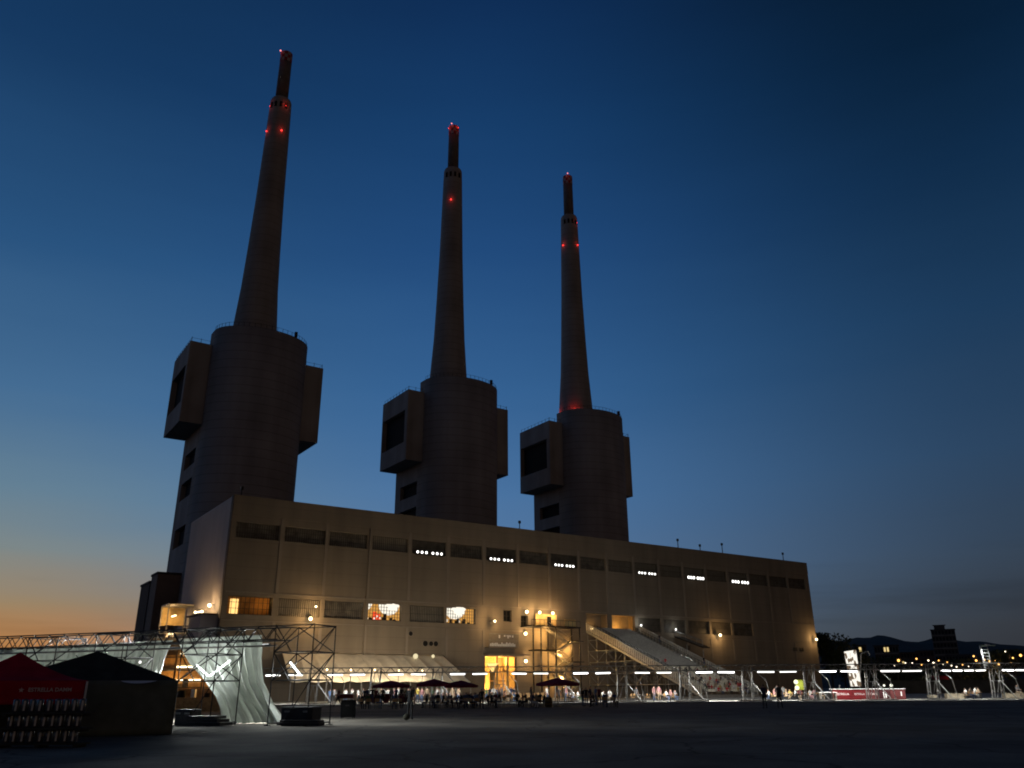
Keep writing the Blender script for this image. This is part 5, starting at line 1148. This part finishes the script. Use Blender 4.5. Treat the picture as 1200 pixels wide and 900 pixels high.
# yellow board with two white lamps
p = gx(938, 108); p.z = PZ
yb = thing('display_board', 'upright yellow-green rounded board with two white round lamps at its edge', 'board', p)
x = MB().box(p+Vector((.15, 0, 1.75)), (1.0, .35, 1.2), R(10)).build('board', M['yel'], yb); bv = x.modifiers.new('round', 'BEVEL'); bv.width = .15; bv.segments = 3
MB().ball(p+Vector((-.35, -.25, 2.1)), .27, 0, 2).build('round_lamp', emi('board_lamp', (1, 1, .62), 1.6), yb); MB().ball(p+Vector((-.30, -.25, 1.42)), .27, 0, 2).build('round_lamp', MATS['board_lamp'], yb)
MB().tube(p, p+Vector((.15, 0, 1.1)), .06).build('post', M['dsteel'], yb); point('board_glow', p+Vector((.1, -.9, 1.8)), 14, (1, 1, .55), yb, .2)
# stone blocks and a low box on the right
for px, w, nm in ((1120, 2.3, 'pale stone block between the right truss towers'), (1093, .9, 'small pale block under the truss tower left of the wide stone block'), (1192, 3.2, 'long stone block at the far right edge')):
    p = gx(px, 108); p.z = PZ; o = thing('stone_block', nm, 'block', p, 'stone blocks under the truss'); x = MB().box(p+Vector((0, 0, .3)), (w, .7, .6 if w > 1 else .3)).build('block', M['earth'], o); bv = x.modifiers.new('edge', 'BEVEL'); bv.width = .04
    MB().box(p+Vector((0, 0, .62 if w > 1 else .47)), (w+.06, .76, .05)).build('slab', M['earth'], o)

# ------------------------------------------------------------------ beyond the site on the right
fb_ = thing('boundary_wall', 'long low dark boundary wall behind the right half of the truss', 'wall', (125, 190, 0))
MB().box((126, 190, 1.45), (104, .3, 2.6)).build('wall', mat('boundary_render', (.07, .065, .055), .9, .3, .4), fb_); MB().box((126, 190, 2.82), (104.2, .45, .12)).build('coping', M['roofd'], fb_)
def tree(px, py, Y, w, label, seed, n=900, palm=False):
    random.seed(seed); b = gx(px+(806-py)*.15, Y); b.z = -.02; top = at(px, py, Y).z; o = thing('tree', label, 'tree', b, 'trees beyond the right end of the hall')
    q = MB(); th = top*.45; q.tube(b, b+Vector((.1, 0, th)), .035*top**.8+.06, .02*top**.8, 8)
    ends = []
    for k in range(7):
        a = 2*pi*k/7+random.random(); r = w*.5*random.uniform(.3, .8); e = b+Vector((r*cos(a), r*sin(a), top*random.uniform(.5, .9))); q.tube(b+Vector((.1, 0, th*random.uniform(.6, 1))), e, .10, .03, 5); ends.append((e, w*random.uniform(.22, .38)))
    ends.append((b+Vector((0, 0, top*.82)), w*.34)); ends.append((b+Vector((w*.15, 0, top*.62)), w*.42))
    q.build('trunk', M['bark'], o); c_ = MB()
    for k in range(n):
        e, r = random.choice(ends); d_ = Vector((random.gauss(0, 1), random.gauss(0, 1), random.gauss(0, .8))).normalized()*r*random.random()**.4
        p = e+d_
        if p.z > top: p.z = top-random.random()*.4
        if p.z < 1: p.z = 1+random.random()*2
        a = Vector((random.gauss(0, 1), random.gauss(0, 1), random.gauss(0, 1))).normalized()*random.uniform(.3, .6)*(w/9)**.5; g = a.orthogonal().normalized()*a.length*.7
        c_.face([p-a, p+g, p+a, p-g])
    c_.build('crown', M['leaf'], o)
tree(968, 742, 232, 11, 'tallest dark tree right against the far corner of the hall', 1, 1500)
tree(985, 757, 250, 13, 'broad dark tree right of the tallest one beside the hall', 2, 1200)
tree(1003, 766, 262, 12, 'lower dark tree behind the leaning light panel', 3)
tree(1043, 771, 280, 13, 'low dark tree left of the apartment block', 4)
tree(1128, 773, 270, 14, 'low dark tree right of the apartment block', 5)
tree(1180, 762, 240, 13, 'dark tree by the orange street lamps at the right edge', 6, 1200)
tree(1204, 766, 250, 14, 'dark tree cut by the right edge of the picture', 7)
tree(1060, 783, 225, 11, 'small dark tree behind the boundary wall below the street lights', 8)
tree(1100, 786, 215, 12, 'small dark tree behind the boundary wall below the apartment block', 9)
tree(1020, 784, 225, 11, 'small dark tree behind the boundary wall right of the light panel', 10)
tree(1150, 782, 225, 11, 'small dark tree behind the ladder mast', 11)
def house(px0, px1, py, Y, nf, label, m, lit=(), name='apartment_building', pent=False, nw=None):
    sh_ = (806-py)*.17; px0 += sh_; px1 += sh_; a, b = gx(px0, Y), gx(px1, Y); w = b.x-a.x; H = at((px0+px1)/2-sh_, py, Y).z; c = (a+b)/2; dp = min(w*.7, 22); az_ = -math.atan2(c.x, c.y)-.03; w *= .95
    o = thing(name, label, 'building', c); fh = H/nf; nw = nw or max(3, int(w/4.5)); m3 = Matrix.Rotation(az_, 3, 'Z')
    def bx(q, x, y, z, d): q.box(c+m3@Vector((x, y, z)), d, az_); return q
    bx(MB(), 0, dp/2, H/2-1, (w, dp, H+2)).build('wall', m, o)
    bx(MB(), 0, dp/2, H+.25, (w+.8, dp+.8, .45)).build('roof', M['roofd'], o)
    for f in range(nf):
        z = fh*(f+.5)
        bx(MB(), 0, -.35, fh*(f+.12), (w*.98, .65, fh*.13)).build('balcony_band', M['house'] if m is not M['house'] else M['pil'], o)
        q = MB(); ql = MB(); anyl = False; li = [k for (g, k) in lit if g == f]
        for k in range(nw):
            x = -w/2+w*(k+.5)/nw; isl = (f, k) in lit
            if li and not isl: bx(MB(), x, -.04, z+fh*.1, (w/nw*.6, .08, fh*.5)).build('dark_window', M['dark'], o)
            else: bx(ql if isl else q, x, -.04, z+fh*.1, (w/nw*.6, .08, fh*.5)); anyl |= isl
        if li: q.b.free()
        else: q.build('window_row', M['dark'], o)
        if anyl: ql.build('lit_window', E['win'], o)
        else: ql.b.free()
    if pent: bx(bx(MB(), -w*.12, dp/2, H+1.9, (w*.45, dp*.5, 3)), -w*.12, dp/2, H+3.55, (w*.55, dp*.6, .3)).build('penthouse', M['house'], o)
    return o
house(1092, 1119, 738, 620, 9, 'tall apartment tower with banded balconies on the right skyline', M['house'], {(4, 3)}, 'apartment_tower', True, 7)
house(1024, 1052, 757, 420, 5, 'dark apartment block with a bright window left of the tower', M['house'], {(4, 4), (4, 3)}, nw=8)
house(1052, 1076, 765, 500, 5, 'reddish brick block between the two dark apartment buildings', M['houser'], {(3, 1)}, nw=7)
house(1074, 1094, 763, 560, 5, 'narrow brick block just left of the tall apartment tower', M['houser'], set(), nw=5)
house(1110, 1137, 768, 480, 4, 'low pale block just right of the tall apartment tower', M['house'], set(), nw=8)
house(1000, 1014, 757, 380, 5, 'dark narrow block with a yellow window behind the light panel', M['house'], {(4, 1)}, nw=3)
house(1060, 1120, 783, 330, 2, 'long low sheds below the apartment tower', M['houser'], set(), 'shed', nw=12)
SLG = 'street lamps of the town on the right'
sl = [(1053, 774, 1, .55), (1061, 777, 0, .3), (1069, 777, 0, .3), (1074, 772, 1, .35), (1088, 774, 0, .38), (1094, 777, 0, .42), (1100, 774, 1, .3), (1105, 778, 0, .3), (1115, 780, 0, .28), (1121, 781.5, 0, .28), (1095, 782, 0, .3), (1141, 769, 1, .4), (1144, 774, 1, .42), (1153, 773, 1, .45), (1153.5, 777.5, 1, .4), (1160, 775, 1, .4), (1170, 778, 1, .55), (1178, 763.5, 0, .25), (1182, 769, 1, .35), (1187, 771, 1, .3), (1196, 768, 1, .5), (1128, 779, 1, .26), (1135, 781, 0, .22), (1166, 774, 1, .28), (1185, 777, 1, .24), (1191, 775, 1, .3), (1080, 779, 1, .24), (1110, 776, 1, .26), (1048, 780, 0, .22)]
for i, (px, py, org, r) in enumerate(sorted(sl)):
    Y = 205+(i*37) % 60; p = at(px, py, Y); g = Vector((p.x, Y, 0)); o = thing('street_lamp', ('orange' if org else 'pale')+' street lamp in the town at right, '+ORD[i]+' from the left', 'street lamp', g, SLG)
    MB().tube(g, Vector((p.x+.9, Y, p.z+.1)), .09, .06).build('pole', M['dsteel'], o); MB().tube((p.x+.9, Y, p.z+.1), (p.x, Y, p.z+.2), .05).build('arm', M['dsteel'], o)
    MB().ball(p, r*.62, 0, 2).build('lantern', E['orange'] if org else E['pale'], o)
    if r >= .4: point('lamp_light', p-Vector((0, .9, .6)), 260, (1, .45, .1) if org else (1, .8, .5), o, .2)
p = gx(1101, 200); o = thing('kiosk', 'small kiosk with a red awning behind the truss right of centre tower', 'kiosk', p)
MB().box(p+Vector((0, 0, 1.3)), (3.0, 2.4, 2.6)).build('wall', M['house'], o); MB().hexa([p+Vector(v) for v in ((-1.7, -2.2, 3.0), (1.7, -2.2, 3.0), (1.7, -1.21, 3.3), (-1.7, -1.21, 3.3), (-1.7, -2.2, 3.2), (1.7, -2.2, 3.2), (1.7, -1.21, 3.9), (-1.7, -1.21, 3.9))]).build('awning', M['red'], o)
point('kiosk_light', p+Vector((2.5, -2.6, 3.6)), 60, (1, .35, .1), o, .2)
